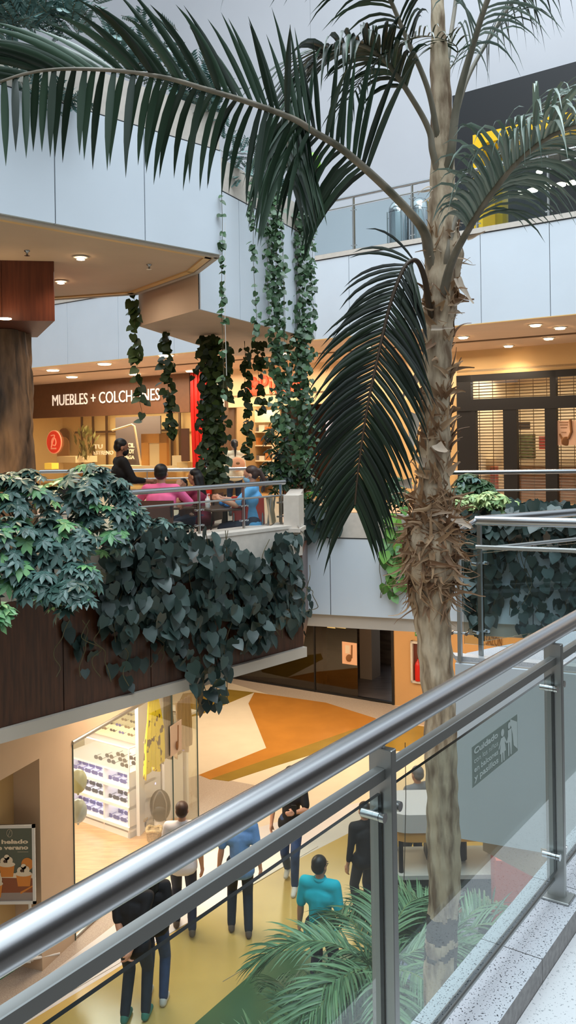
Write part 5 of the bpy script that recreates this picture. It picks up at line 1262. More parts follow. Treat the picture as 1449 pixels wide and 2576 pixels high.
mb = MB(); mb.prism([a, b, e2, a - nS * 3.2], L1, L1 + .012, M('light_wood_floor', (206, 158, 104), .3, rgb2=(186, 136, 84), scale=3, stretch=(1, 6, 1))); struct('floor_optician', mb)
lp = (a + b) / 2 - nS * 1.2
area_light('optician_lamp', (lp.x, lp.y, zg + .15), 2.0, 85, (1.0, .95, .88), rot=(0, 0, -.35), sy=1.6)
# display cabinet
cA = ATZ(210, 2070, L1); cB = ATZ(327, 2112, L1); cA, cB = P2(cA), P2(cB); dc = (cB - cA).normalized(); cA = cA - dc * .5
nc = Vector((dc.y, -dc.x)); nc = nc if nc.y < 0 else -nc   # to the viewer
dep = .75; m_cab = M('white_cabinet', (236, 232, 230), .35); m_led = M('violet_white_led', (214, 206, 255), emit=2.2)
C_ = thing('display_cabinet', 'white lit eyewear cabinet with three shelves behind the lower shop glass', 'cabinet', (cB.x, cB.y, L1)); inv = Matrix.Translation(-Vector(C_.location))
zc = -3.68; mb = MB()
mb.prism([cB - dc * .04, cB, cB - nc * dep, cB - nc * dep - dc * .04], L1, zc, m_cab); mb.prism([cA, cA + dc * .04, cA + dc * .04 - nc * dep, cA - nc * dep], L1, zc, m_cab)
mb.prism([cA - nc * dep, cB - nc * dep, cB - nc * (dep - .04), cA - nc * (dep - .04)], L1, zc, m_cab); mb.prism([cA, cB, cB - nc * dep, cA - nc * dep], L1, L1 + .10, m_cab)
mb.prism([cA, cB, cB - nc * dep, cA - nc * dep], zc, zc + .03, m_cab)
for f in (.62,): q = cA + dc * ((cB - cA).length * f); mb.prism([q, q + dc * .03, q + dc * .03 - nc * dep, q - nc * dep], L1, zc, m_cab)
putp(mb, 'body', C_, inv)
Lc = (cB - cA).length
for z in (L1 + .14, L1 + .46, L1 + .76):
    mb = MB(); mb.prism([cA + nc * .02, cB + nc * .02, cB - nc * .6, cA - nc * .6], z, z + .05, m_cab); putp(mb, 'shelf_board', C_, inv)
    mb = MB(); mb.prism([cA - nc * .58, cB - nc * .58, cB - nc * .60, cA - nc * .60], z + .22, z + .25, m_led); putp(mb, 'led_strip', C_, inv)
q = (cA + cB) / 2 - nc * .3
for z in (L1 + .40, L1 + .70, zc - .04): area_light('shelf_led', (q.x, q.y, z), Lc * .8, 2.2, (.86, .84, 1.0), rot=(0, 0, math.atan2(dc.y, dc.x)), sy=.4)
mb = MB(); mb.prism([cA, cB, cB - nc * .01, cA - nc * .01], zc + .03, zc + .40, mcl); putp(mb, 'case_glass', C_, inv)
mb = MB()
for p_ in (cA, cB): mb.tube([(p_.x, p_.y, zc), (p_.x, p_.y, zc + .42)], .012, m_cab, n=6)
mb.tube([(cA.x, cA.y, zc + .42), (cB.x, cB.y, zc + .42), (*(cB - nc * dep), zc + .42)], .014, m_cab, n=6); putp(mb, 'case_frame', C_, inv)
m_eye = [M('dark_eyewear', (44, 42, 52), .3), M('violet_case', (92, 88, 150), .35), M('tan_eyewear', (120, 96, 70), .35)]
def eyewear(p, z, rz, mat, label, group, sc=1.0):
    mb = MB(); X = Vector((math.cos(rz), math.sin(rz), 0)); Yv = Vector((-X.y, X.x, 0)); c0 = Vector((p.x, p.y, z + .02 * sc))
    for sg in (-1, 1):
        cc = c0 + X * .035 * sg * sc; mb.tube([cc + X * .028 * sc * math.cos(t) + up3 * .02 * sc * math.sin(t) for t in np.linspace(0, 2 * PI, 11)], .004 * sc, mat, n=5)
        mb.ell(cc, (.027 * sc, .003, .019 * sc), mat, n=10, k=5, mtx=Matrix.Rotation(rz, 4, 'Z')); mb.tube([cc + X * .03 * sg * sc, cc + X * .03 * sg * sc + Yv * .10 * sc], .003 * sc, mat, n=4)
    mb.tube([c0 - X * .01, c0 + X * .01], .003, mat, n=4)
    return tag(mb.build('eyewear'), label, 'eyewear', group)
rz_c = math.atan2(dc.y, dc.x)
for zi, (z, nm) in enumerate(((L1 + .19, 'lowest'), (L1 + .51, 'middle'), (L1 + .81, 'upper'))):
    for k in range(9):
        for r_ in range(2):
            q = cA + dc * (Lc * (.06 + .105 * k + .03 * r_)) - nc * (.10 + .2 * r_)
            eyewear(q, z, rz_c, m_eye[1 if zi != 1 else 0], 'glasses on the %s lit cabinet shelf, %s row, %s' % (nm, ('front', 'back')[r_], ORD[k]), 'glasses on the lit cabinet shelves', 1.5)
for k in range(8):
    q = cA + dc * (Lc * (.45 + .065 * k)) - nc * (.15 + .15 * (k % 3)); eyewear(q, zc + .03, rz_c, m_eye[0], 'dark glasses inside the glazed top case of the eyewear cabinet, %s' % ORD[k], 'glasses in the glazed case', 1.5)
mb = MB(); q = cB + dc * .002 - nc * .22; mb.prism([q - nc * .09, q + nc * .05, q + nc * .05 + dc * .006, q - nc * .09 + dc * .006], zc + .02, zc + .16, M('pink_label', (226, 104, 110), .5)); mb.tube([(*(q + dc * .003 - nc * .05), zc + .16), (*(q + dc * .003 - nc * .02), zc + .22), (*(q + dc * .003 + nc * .01), zc + .16)], .008, MATS['pink_label'], n=5)
putp(mb, 'pink_sticker', C_, inv)
# slanted tray behind
tr_o = cA - nc * (dep + .25); T_ = thing('eyewear_tray', 'slanted cream tray of small eyewear behind the lit cabinet', 'display tray', (tr_o.x, tr_o.y, L1)); inv = Matrix.Translation(-Vector(T_.location))
za, zb_ = -3.42, -3.20; mb = MB(); p0_, p1_ = cA - nc * (dep - .1) - dc * .3, cB - nc * (dep - .1) + dc * .05; p2_, p3_ = p1_ - nc * .55, p0_ - nc * .55
v = [(*p0_, za), (*p1_, za), (*p2_, zb_), (*p3_, zb_)]; mb.add(v + [(x, y, z - .05) for x, y, z in v], [(0, 1, 2, 3), (7, 6, 5, 4), (0, 4, 5, 1), (1, 5, 6, 2), (2, 6, 7, 3), (3, 7, 4, 0)], M('cream_tray', (240, 226, 186), .5))
mb.prism([p0_ - nc * .1, p1_ - nc * .1, p2_, p3_], L1, za - .05, m_cab); putp(mb, 'tray_board', T_, inv)
for r_ in range(4):
    for k in range(9):
        f = (k + .5) / 9; g_ = (r_ + .5) / 4; q = p0_.lerp(p1_, f).lerp(p3_.lerp(p2_, f), g_); eyewear(q, za + (zb_ - za) * g_, rz_c, m_eye[(r_ + k) % 3], 'tiny glasses in the %s row of the slanted cream tray, %s' % (('front', 'second', 'third', 'back')[r_], ORD[k]), 'glasses on the slanted tray', 1.0)
# jars on top shelf
tsh = MB(); p4_, p5_ = p3_ - nc * .1, p2_ - nc * .1; tsh.prism([p4_, p5_, p5_ - nc * .3, p4_ - nc * .3], -3.10, -3.06, m_cab); tsh.prism([p4_, p5_, p5_ - nc * .04, p4_ - nc * .04], L1, -3.06, m_cab); tag(tsh.build('back_shelf'), 'white top shelf holding coloured jars behind the slanted tray', 'shelf')
for k, (rgb, nm, r_) in enumerate((((60, 62, 70), 'dark', .05), ((86, 92, 120), 'slate blue', .08), ((40, 110, 104), 'teal', .09), ((170, 70, 40), 'rust red', .07), ((222, 150, 40), 'amber', .07), ((230, 190, 176), 'pale pink', .05))):
    q = p4_.lerp(p5_, .30 + .085 * k) - nc * .12; mb = MB(); mb.lathe((q.x, q.y, -3.06), [(r_ * .8, 0), (r_, .04), (r_, .10), (r_ * .7, .15), (r_ * .5, .17)], M('jar_%s' % nm.replace(' ', '_'), rgb, .3), n=16); tag(mb.build('jar'), '%s rounded jar on the top shelf of the eyewear shop' % nm, 'jar')
# hanging garments at the glass
def drape(name, label, cat, x0, x1, y0, y1, mat, off, topw=.5, mat2=None):
    p = SPt(x0, y0, off); q = SPt(x1, y0, off); zt = p.z; zb2 = SPt((x0 + x1) / 2, y1, off).z; A_, B_ = P2(p), P2(q); d_ = (B_ - A_); mb = MB(); n_ = 24; V = []; F_ = []; nz = 18
    cm_ = (A_ + B_) / 2
    for i in range(nz + 1):
        f = i / nz; w = topw + (1 - topw) * min(1, f * 1.6)
        for j in range(n_ + 1):
            g_ = j / n_ - .5; pp = cm_ + d_ * (g_ * w) + nS * (math.sin(g_ * 26 + f * 3) * .035 * (0.4 + f)); V.append((pp.x, pp.y, zt + (zb2 - zt) * f * (1 + .06 * math.sin(g_ * 9))))
    for i in range(nz):
        for j in range(n_): a_ = i * (n_ + 1) + j; F_.append((a_, a_ + 1, a_ + n_ + 2, a_ + n_ + 1))
    mb.add(V, F_, mat, True); o = mb.build(name); so = o.modifiers.new('thick', 'SOLIDIFY'); so.thickness = .008; return tag(o, label, cat)
m_scarf = M('yellow_black_print', (238, 216, 30), .6, rgb2=(40, 34, 16), scale=9, thr=(.60, .62), detail=2, stretch=(1, 1, .6))
drape('hanging_scarf', 'bright yellow scarf with black line print hanging behind the lower shop glass', 'scarf', 360, 408, 1758, 1937, m_scarf, -.06, .45)
drape('hanging_garment', 'dark grey-green garment hanging right of the yellow scarf', 'garment', 405, 432, 1752, 1905, M('grey_cloth', (98, 100, 96), .7), -.08, .7)
p = SPt(430, 1905, .02); q = SPt(458, 1905, .02); mb = MB(); z1 = SPt(444, 1818, .02).z; mb.prism([P2(p), P2(q), P2(q) - nS * .01, P2(p) - nS * .01], p.z, z1, M('beige_paper', (206, 180, 160), .5))
po = mb.build('poster'); tag(po, 'beige poster of a dark vessel taped to the lower shop glass', 'poster'); c = (p + q) / 2; c.z = p.z + .12; mb = MB(); mb.ell(c + Vector((nS.x, nS.y, 0)) * .015, (.02, .05, .07), m_brownd); mb.tube([c + Vector((dS.x, dS.y, 0)) * .05, c + Vector((dS.x, dS.y, 0)) * .06 + up3 * .3], .012, m_brownd, n=6); mb.build('vessel_picture', po)
p = SPt(455, 1930, -.5); drape('hanging_garment', 'pale brown cloth bag hanging behind the poster', 'garment', 440, 478, 1770, 1890, M('pale_brown_cloth', (150, 126, 100), .7), -.3, .9)
# white side panel, backpack, baskets
wp0 = P2(ATZ(352, 2105, L1)); wp1 = wp0 + Vector((.28, .95)); mb = MB(); mb.prism([wp0, wp1, wp1 + Vector((-.05, 0)), wp0 + Vector((-.05, 0))], L1, -2.35, m_cab); tag(mb.build('partition_panel'), 'plain white partition behind the yellow scarf', 'panel')
c = ATZ(404, 2092, L1); bp = thing('backpack', 'glossy black backpack on a stand behind the lower shop glass', 'backpack', c); inv = Matrix.Translation(-c); bc = c + up3 * .42
mb = MB(); mb.ell(bc, (.17, .12, .26), M('black_leather', (9, 9, 10), .5), n=20, k=12); mb.ell(bc + Vector((0, -.09, -.08)), (.12, .06, .13), M('black_leather', 0), n=16); putp(mb, 'bag_body', bp, inv)
mb = MB(); mb.tube(catmull([bc + Vector((.1, -.1, -.2)), bc + Vector((.12, -.14, .1)), bc + Vector((.02, -.1, .28)), bc + Vector((-.08, -.12, .12)), bc + Vector((-.1, -.1, -.2))], 6), .010, M('grey_strap', (96, 92, 90), .5), n=6); putp(mb, 'strap', bp, inv)
mb = MB(); mb.tube([c, c + up3 * .2], .1, m_cab, n=16); putp(mb, 'stand', bp, inv)
for (x, y, l) in ((352, 2088, 'dark basket with a rolled straw rim, left of the pair'), (388, 2118, 'tan woven straw basket, right of the pair')):
    c = ATZ(x, y, L1); bk_ = thing('straw_basket', l + ' on the shop floor', 'basket', c); inv = Matrix.Translation(-c); dk = 'dark' in l
    mb = MB(); mb.lathe(c, [(.08, 0), (.11, .04), (.12, .13), (.11, .19)], M('dark_weave', (50, 38, 30), .8, var=.4, scale=40) if dk else M('straw_weave', (176, 140, 96), .8, var=.3, scale=40), n=20); putp(mb, 'basket_body', bk_, inv)
    mb = MB(); mb.tube([c + Vector((.112 * math.cos(t), .112 * math.sin(t), .20 + .02 * math.sin(3 * t))) for t in np.linspace(0, 2 * PI, 21)], .026, M('straw_rim', (206, 172, 122), .8, var=.3, scale=40), n=8); putp(mb, 'rolled_rim', bk_, inv)
# balloons behind the glass
for (x, y, l, rgb) in ((196, 1965, 'greenish translucent balloon behind the lower shop glass, upper one', (160, 160, 120)), (196, 2040, 'grey translucent balloon behind the lower shop glass, lower one', (150, 156, 150))):
    c = SPt(x, y, -.25); mb = MB(); mb.ell(c, (.12, .12, .16), M('balloon_%d' % rgb[2], rgb, .25), n=20, k=12); mb.ell(c - up3 * .17, (.015, .015, .02), M('balloon_%d' % rgb[2], rgb), n=8, k=4); tag(mb.build('balloon'), l, 'balloon')

# ---- poster stand bottom left
pL, pR = AT(-58, 2270, 10.3), AT(92, 2274, 10.3); zt_ = AT(0, 2074, 10.3).z; zb_ = AT(92, 2271, 10.3).z
A, B = P2(pL), P2(pR); dd = (B - A).normalized(); nn = Vector((dd.y, -dd.x)); nn = nn if nn.y < 0 else -nn; dd3 = Vector((dd.x, dd.y, 0)); Wd = (B - A).length; Hd = zt_ - zb_
PS = thing('poster_stand', 'white-framed ice cream advertising stand at the lower left edge', 'poster stand', (A.x, A.y, L1)); inv = Matrix.Translation(-Vector(PS.location))
mb = MB(); w = .035
for (p, q, a_, b_) in ((A, A + dd * w, zb_, zt_), (B - dd * w, B, zb_, zt_), (A, B, zb_, zb_ + w), (A, B, zt_ - w, zt_)): mb.prism([p + nn * .03, q + nn * .03, q, p], a_, b_, m_white)
putp(mb, 'frame', PS, inv)
mb = MB(); mb.prism([A + nn * .012, B + nn * .012, B, A], zb_, zt_, M('dark_olive_print', (92, 98, 84), .45))
def PP(u, v, k=0): q = A + dd * (Wd * u) + nn * (.014 + k); return Vector((q.x, q.y, zb_ + v * Hd))
def ppoly(uv, mat, k=.001): mb.add([PP(u, v, k) for u, v in uv], [tuple(range(len(uv)))], mat)
def pdisc(u, v, ru, rv, mat, k=.001, a0=0, a1=2 * PI): ppoly([(u + ru * math.cos(t), v + rv * math.sin(t)) for t in np.linspace(a0, a1, 20)[:-1 if a1 - a0 > 6.2 else None]], mat, k)
m_ptab = M('print_brown_table', (150, 84, 52), .5); m_pcup = M('print_amber_cup', (226, 140, 56), .5); m_pcream = M('print_cream', (240, 222, 196), .5); m_pgrey = M('print_grey_base', (160, 146, 140), .5); m_pdark = M('print_dark', (70, 44, 30), .5)
ppoly([(.02, .02), (.98, .02), (.98, .14), (.02, .14)], m_pgrey); ppoly([(.02, .14), (.98, .14), (.98, .34), (.02, .36)], m_ptab); ppoly([(.02, .34), (.98, .32), (.98, .38), (.02, .40)], m_pcream, .0012)
def cup(u, v, s, k):
    ppoly([(u - .13 * s, v), (u - .10 * s, v - .16 * s), (u + .10 * s, v - .16 * s), (u + .13 * s, v)], m_pcup, k); pdisc(u, v, .14 * s, .035 * s, m_pcream, k + .001); 
    for a_, b_, r_ in ((-.05, .04, .06), (.04, .05, .06), (0, .09, .045)): pdisc(u + a_ * s, v + b_ * s, r_ * s, r_ * .8 * s, m_pcream, k + .002)
    pdisc(u - .03 * s, v + .04 * s, .03 * s, .02 * s, m_pdark, k + .003)
pdisc(.86, .50, .10, .08, m_pcup, .0013); cup(.52, .50, 1.0, .002); cup(.80, .38, 1.0, .004); cup(.30, .26, 1.1, .006); pdisc(.30, .31, .14, .10, m_pcream, .010); ppoly([(.74, .12), (.96, .22), (.97, .24), (.74, .15)], m_pcup, .003)
text_on(mb, 'un helado', PP(.22, .76, .002), dd3, up3, Wd * .66, Hd * .055, .001, m_pcream, bold=.04); text_on(mb, 'de verano', PP(.30, .685, .002), dd3, up3, Wd * .58, Hd * .055, .001, m_pcream, bold=.04)
mb.tube([PP(.57 + .045 * math.cos(t), .895 + .05 * math.sin(t), .002) for t in np.linspace(0, 2 * PI, 14)], .002, m_pcream, n=4); mb.tube([PP(.545, .86, .002), PP(.585, .93, .002)], .002, m_pcream, n=4); mb.tube([PP(.70, .655, .002), PP(.88, .655, .002)], .002, m_pcream, n=4)
putp(mb, 'printed_poster', PS, inv)
f0 = ATZ(84, 2420, L1); mb = MB(); mid_ = B - dd * .08
mb.tube([(mid_.x, mid_.y, zb_), (mid_.x, mid_.y, L1 + .25)], .018, m_white, n=8); mb.tube([(mid_.x, mid_.y, L1 + .25), f0 + up3 * .02], .02, m_white, n=8); mb.tube([(mid_.x, mid_.y, L1 + .25), (mid_.x + .2, mid_.y + .5, L1 + .02)], .018, m_white, n=8); putp(mb, 'leg', PS, inv)
mid2 = A + dd * .08; mb = MB(); mb.tube([(mid2.x, mid2.y, zb_), (mid2.x, mid2.y, L1 + .25), (mid2.x - .05, mid2.y - .35, L1 + .02)], .018, m_white, n=8); putp(mb, 'leg', PS, inv)
mb = MB(); mb.tube([(mid_.x, mid_.y, L1 + .22), (mid2.x, mid2.y, L1 + .22)], .015, m_white, n=8); putp(mb, 'crossbar', PS, inv)

# ---- kiosk below the bridge
c = AT(1060, 2080, 10.6); K = thing('kiosk', 'lower-floor kiosk with a white and orange canopy, partly behind the palm trunk', 'kiosk', (c.x, c.y, L1)); inv = Matrix.Translation(-Vector(K.location))
mb = MB(); w_, d_, z_ = 1.5, 0.75, AT(1060, 2085, 10.6).z
def rbox(mb, cx, cy, w, d, z0, z1, mat, r=.25):
    P = []
    for sx, sy, a0 in ((1, 1, 0), (-1, 1, PI / 2), (-1, -1, PI), (1, -1, 1.5 * PI)):
        for t in np.linspace(0, PI / 2, 6): P.append((cx + sx * (w / 2 - r) + r * math.cos(a0 + t), cy + sy * (d / 2 - r) + r * math.sin(a0 + t)))
    mb.prism(P, z0, z1, mat)
kx, ky = c.x + .35, c.y + .3
rbox(mb, kx, ky, w_, d_, z_ - .02, z_ + .2, M('canopy_white', (214, 204, 200), .4)); rbox(mb, kx, ky, w_ - .04, d_ - .04, z_ - .14, z_ - .02, M('canopy_amber', (220, 160, 84), .45)); putp(mb, 'canopy', K, inv)
for sx in (-1, 1):
    for sy in (-1, 1): mb = MB(); mb.tube([(kx + sx * .6, ky + sy * .28, L1), (kx + sx * .6, ky + sy * .28, z_ - .1)], .03, m_dark, n=8); putp(mb, 'post', K, inv)
mb = MB(); rbox(mb, kx, ky, w_ - .1, d_ - .1, L1, L1 + 1.0, M('dark_green_counter', (44, 60, 56), .5), .15); rbox(mb, kx, ky, w_, d_, L1 + 1.0, L1 + 1.05, M('pale_counter_top', (196, 196, 190), .4), .15); putp(mb, 'counter', K, inv)
mb = MB(); mb.box((kx, ky + .1, L1 + 1.25), (.5, .3, .4), m_dark, bev=.02); putp(mb, 'counter_appliance', K, inv)
a = AT(1248, 2165, 10.0); b = AT(1400, 2165, 9.9); zb_ = AT(1320, 2400, 10.0).z; mb = MB(); mb.prism([P2(a), P2(b), P2(b) + Vector((.05, .5)), P2(a) + Vector((.05, .5))], max(L1, zb_), a.z, M('coral_panel', (226, 110, 84), .5)); 
o = mb.build('coral_panel'); tag(o, 'coral orange booth wall on the lower floor, seen through the right glass pane', 'booth wall')
mb = MB(); P_ = [ATZ(x, y, L1) for x, y in ((1000, 2290), (1245, 2290), (1250, 2480), (1000, 2480))]; mb.prism([P2(p) for p in P_], L1 - .04, L1 + .008, M('blue_grey_floor_tile', (120, 132, 148), .3)); struct('floor_inlay', mb)
# ================================================================ PEOPLE
def blob(name, parts, mat, parent=None, voxel=.012, it=3, fac=.6):
    """tapered limbs and rounded masses fused into one continuous skin"""
    mb = MB()
    for p in parts:
        if p[0] == 'c':
            a, b, ra, rb = Vector(p[1]), Vector(p[2]), p[3], p[4]
            d = (b - a); L = d.length; d = d.normalized() if L > 1e-6 else Vector((0, 0, 1))
            pts = [a - d * ra * .92, a - d * ra * .6, a, b, b + d * rb * .6, b + d * rb * .92]; rr = [ra * .38, ra * .8, ra, rb, rb * .8, rb * .38]
            mb.tube(pts, rr, mat, n=12)
        else:
            mtx = p[3] if len(p) > 3 else None; mb.ell(p[1], p[2], mat, n=16, k=10, mtx=mtx)
    o = mb.build(name)
    r = o.modifiers.new('fuse', 'REMESH'); r.mode = 'VOXEL'; r.voxel_size = voxel; r.use_smooth_shade = True
    s = o.modifiers.new('soften', 'SMOOTH'); s.factor = fac; s.iterations = it
    me = bpy.data.meshes.new_from_object(o.evaluated_get(bpy.context.evaluated_depsgraph_get()))
    if name == 'person' or True:
        old = o.data; o.modifiers.clear(); o.data = me; bpy.data.meshes.remove(old)
    me.materials.clear(); me.materials.append(mat)
    for p in me.polygons: pass
    me.polygons.foreach_set('use_smooth', [True] * len(me.polygons)); me.polygons.foreach_set('material_index', [0] * len(me.polygons))
    if parent is not None: o.parent = parent
    return o
m_skin = M('skin_tan', (196, 144, 116), .5); m_skin_d = M('skin_brown', (168, 116, 88), .5)
m_hair = M('black_hair', (22, 17, 16), .45); m_hairb = M('brown_hair', (58, 38, 30), .5)
m_eyew = M('eye_white', (226, 222, 216), .3); m_iris = M('eye_dark', (30, 20, 16), .3)
def bend2(a, t, l1, l2, hint):
    a, t = Vector(a), Vector(t); d = t - a; L = min(d.length, (l1 + l2) * .995); d.normalize(); t = a + d * L
    x = (l1 * l1 - l2 * l2 + L * L) / (2 * L); h = math.sqrt(max(0, l1 * l1 - x * x)); hv = Vector(hint); hv = hv - d * hv.dot(d)
    if hv.length < 1e-4: hv = Vector((0, 1, 0))
    return a + d * x + hv.normalized() * h, t
def person(label, loc, rz, H=1.7, hips=None, lean=0.0, feet=None, hands=None, elbow=None, knee=(0, 1, 0), shirt=None, sleeve=.5, hem=-.04, pants=None, shoes=None, skin=None, hair=m_hair, hairstyle='short', headyaw=0.0, headpitch=0.0, mask=None, female=False, grip=.6, collar=False, knees=None):
    """local frame: +y is where the person faces, +x the person's right... left-handed names are avoided: side -1 / +1"""
    k = H / 1.7; skin = skin or m_skin; T = thing('person', label, 'person', loc, rz)
    hz = .90 * k if hips is None else hips[2]; hip = Vector((0, 0, hz)) if hips is None else Vector(hips)
    up = Vector((0, math.sin(lean), math.cos(lean))); fw = Vector((0, math.cos(lean), -math.sin(lean)))
    sw = (.155 if female else .178) * k; chest = hip + up * .32 * k; neck = hip + up * .52 * k + fw * .0; shz = hip + up * .475 * k
    hd = neck + Vector((0, math.sin(lean * .5), 1)).normalized() * .115 * k + Vector((0, .015, 0))
    hyaw = Matrix.Rotation(headyaw, 4, 'Z') @ Matrix.Rotation(headpitch, 4, 'X')
    def HP(x, y, z): return hd + (hyaw @ Vector((x * k, y * k, z * k)))
    body = [('c', hip + Vector((-.06, 0, 0)), hip + Vector((.06, 0, 0)), .105 * k, .105 * k), ('c', hip, hip + up * .2 * k, .105 * k, .10 * k), ('c', hip + up * .2 * k, chest, .10 * k, .115 * k), ('c', shz + Vector((-sw * .8, 0, -.03)), shz + Vector((sw * .8, 0, -.03)), .062 * k, .062 * k),
            ('c', chest + Vector((-.06, 0, 0)) * k, chest + Vector((.06, 0, 0)) * k, .105 * k, .105 * k), ('c', neck - up * .05, HP(0, -.01, -.05), .052 * k, .05 * k),
            ('e', HP(0, -.005, .035), (.076 * k, .094 * k, .088 * k), hyaw), ('e', HP(0, .022, -.03), (.058 * k, .066 * k, .082 * k), hyaw), ('e', HP(0, .045, -.085), (.03 * k, .03 * k, .024 * k), hyaw),
            ('e', HP(0, .096, -.012), (.011 * k, .017 * k, .022 * k), hyaw), ('e', HP(0, .086, .028), (.05 * k, .012 * k, .009 * k), hyaw), ('e', HP(0, .086, -.055), (.024 * k, .012 * k, .010 * k), hyaw),
            ('e', HP(-.076, -.005, -.005), (.010 * k, .02 * k, .03 * k), hyaw), ('e', HP(.076, -.005, -.005), (.010 * k, .02 * k, .03 * k), hyaw)]
    shp = [('c', hip + up * (hem + .02) + Vector((-.065, 0, 0)) * k, hip + up * (hem + .02) + Vector((.065, 0, 0)) * k, .134 * k, .134 * k), ('c', hip + up * (hem + .03), chest, .130 * k, .130 * k), ('c', chest + Vector((-.07, 0, 0)) * k, chest + Vector((.07, 0, 0)) * k, .120 * k, .120 * k), ('c', shz + Vector((-sw * .85, 0, -.03)), shz + Vector((sw * .85, 0, -.03)), .076 * k, .076 * k), ('c', neck - up * .07 * k, neck - up * .025 * k, .075 * k, .062 * k)]
    if female: shp += [('e', chest + fw * .09 * k + Vector((sx * .07 * k, 0, -.01)), (.06 * k, .05 * k, .06 * k)) for sx in (-1, 1)]
    pnp = [('c', hip + Vector((-.065, 0, 0)) * k, hip + Vector((.065, 0, 0)) * k, .114 * k, .114 * k), ('c', hip, hip + up * .03 * k, .112 * k, .108 * k)]
    feet = feet or [(-.10, .0, .0), (.10, .0, .0)]; hands = hands or [(-.24, .05, hz - .12), (.24, .05, hz - .12)]; elbow = elbow or [(-.2, -1, -.1), (.2, -1, -.1)]
    for i, sx in enumerate((-1, 1)):
        hj = hip + Vector((sx * .09 * k, 0, -.02)); an = Vector(feet[i]) + Vector((0, 0, .09 * k))
        kn, an = bend2(hj, an, .43 * k, .42 * k, knee if knees is None else knees[i])
        body += [('c', hj, kn, .078 * k, .054 * k), ('c', kn, kn.lerp(an, .35), .054 * k, .052 * k), ('c', kn.lerp(an, .35), an, .052 * k, .036 * k), ('c', an + Vector((0, 0, -.045 * k)), an + Vector((0, .13 * k, -.06 * k)), .036 * k, .026 * k)]
        pnp += [('c', hj, kn, .092 * k, .068 * k), ('c', kn, kn.lerp(an, .4), .068 * k, .064 * k), ('c', kn.lerp(an, .4), an.lerp(kn, .02), .064 * k, .055 * k)]
        sp_ = [('c', an + Vector((0, -.03, -.045)) * 1.0, an + Vector((0, .15 * k, -.055 * k)), .043 * k, .036 * k), ('c', an + Vector((0, -.02, -.02)), an + Vector((0, .02, -.03)), .045 * k, .045 * k), ('c', an + Vector((0, .06, -.05)), an + Vector((0, .17 * k, -.06 * k)), .042 * k, .034 * k)]
        if shoes is not None: blob('shoe', sp_, shoes, T, voxel=.010, it=2)
        sj = shz + Vector((sx * sw, 0, -.015)); el, wr = bend2(sj, hands[i], .285 * k, .25 * k, elbow[i]); fd = (wr - el).normalized()
        body += [('c', sj, el, .048 * k, .038 * k), ('c', el, el.lerp(wr, .3), .039 * k, .040 * k), ('c', el.lerp(wr, .3), wr, .040 * k, .025 * k)]
        # hand: palm, four unequal bent fingers, thumb from the side of the palm
        inn = Vector((-sx, .25, 0)); inn = (inn - fd * inn.dot(fd)).normalized(); acr = fd.cross(inn).normalized(); pc = wr + fd * .045 * k
        body += [('c', wr, pc, .024 * k, .026 * k), ('c', pc - acr * .018, pc + fd * .035 - acr * .024, .017, .015), ('c', pc + acr * .018, pc + fd * .035 + acr * .024, .017, .015)]
        for fi, fl in enumerate((.070, .080, .074, .058)):
            b0 = pc + fd * .045 + acr * (-.027 + .018 * fi) * (1 if fd.z < .9 else 1); b1 = b0 + (fd + inn * grip * .5).normalized() * fl * .45; b2 = b1 + (fd + inn * grip * 1.6).normalized() * fl * .35; b3 = b2 + (fd * .6 + inn * grip * 2.2).normalized() * fl * .22
            body += [('c', b0, b1, .0105, .0098), ('c', b1, b2, .0098, .009), ('c', b2, b3, .009, .008)]
        tb = pc - acr * .026; t1 = tb + (fd * .6 - acr * .7 + inn * .3).normalized() * .035; body += [('c', tb - fd * .01, t1, .013, .011), ('c', t1, t1 + (fd + inn * grip).normalized() * .03, .0105, .009)]
        shp += [('c', sj, sj.lerp(el, min(1, sleeve / .5) if sleeve < .5 else 1), .064 * k, (.060 if sleeve < .5 else .050) * k)]
        if sleeve > .5: shp += [('c', el, el.lerp(wr, (sleeve - .5) / .5 * .92), .052 * k, .038 * k)]
    bo = blob('body', body, skin, T, voxel=.0095, it=2, fac=.5)
    if shirt is not None: blob('shirt', shp, shirt, T, voxel=.014, it=3)
    if pants is not None: blob('trousers', pnp, pants, T, voxel=.014, it=3)
    if collar:
        mb = MB(); mb.tube([neck - up * .012 * k + Vector((.062 * k * math.cos(t), .06 * k * math.sin(t) + .004, .006 * math.sin(t))) for t in np.linspace(0, 2 * PI, 17)], .014 * k, shirt, n=6, flat=1.6); mb.build('collar', T)
    h = [('e', HP(0, -.022, .055), (.084 * k, .094 * k, .080 * k), hyaw), ('e', HP(0, -.05, .01), (.080 * k, .062 * k, .075 * k), hyaw)]
    if hairstyle == 'long': h += [('c', HP(0, -.07, .0), HP(0, -.10, -.28), .075 * k, .06 * k), ('c', HP(-.05, -.04, 0), HP(-.06, -.07, -.2), .04 * k, .04 * k), ('c', HP(.05, -.04, 0), HP(.06, -.07, -.2), .04 * k, .04 * k)]
    if hairstyle == 'ponytail': h += [('e', HP(0, -.11, .05), (.03 * k, .03 * k, .03 * k)), ('c', HP(0, -.13, .04), HP(0, -.16, -.08), .032 * k, .03 * k), ('c', HP(0, -.16, -.08), HP(0, -.13, -.24), .03 * k, .014 * k)]
    blob('hair', h, hair, T, voxel=.010, it=2)
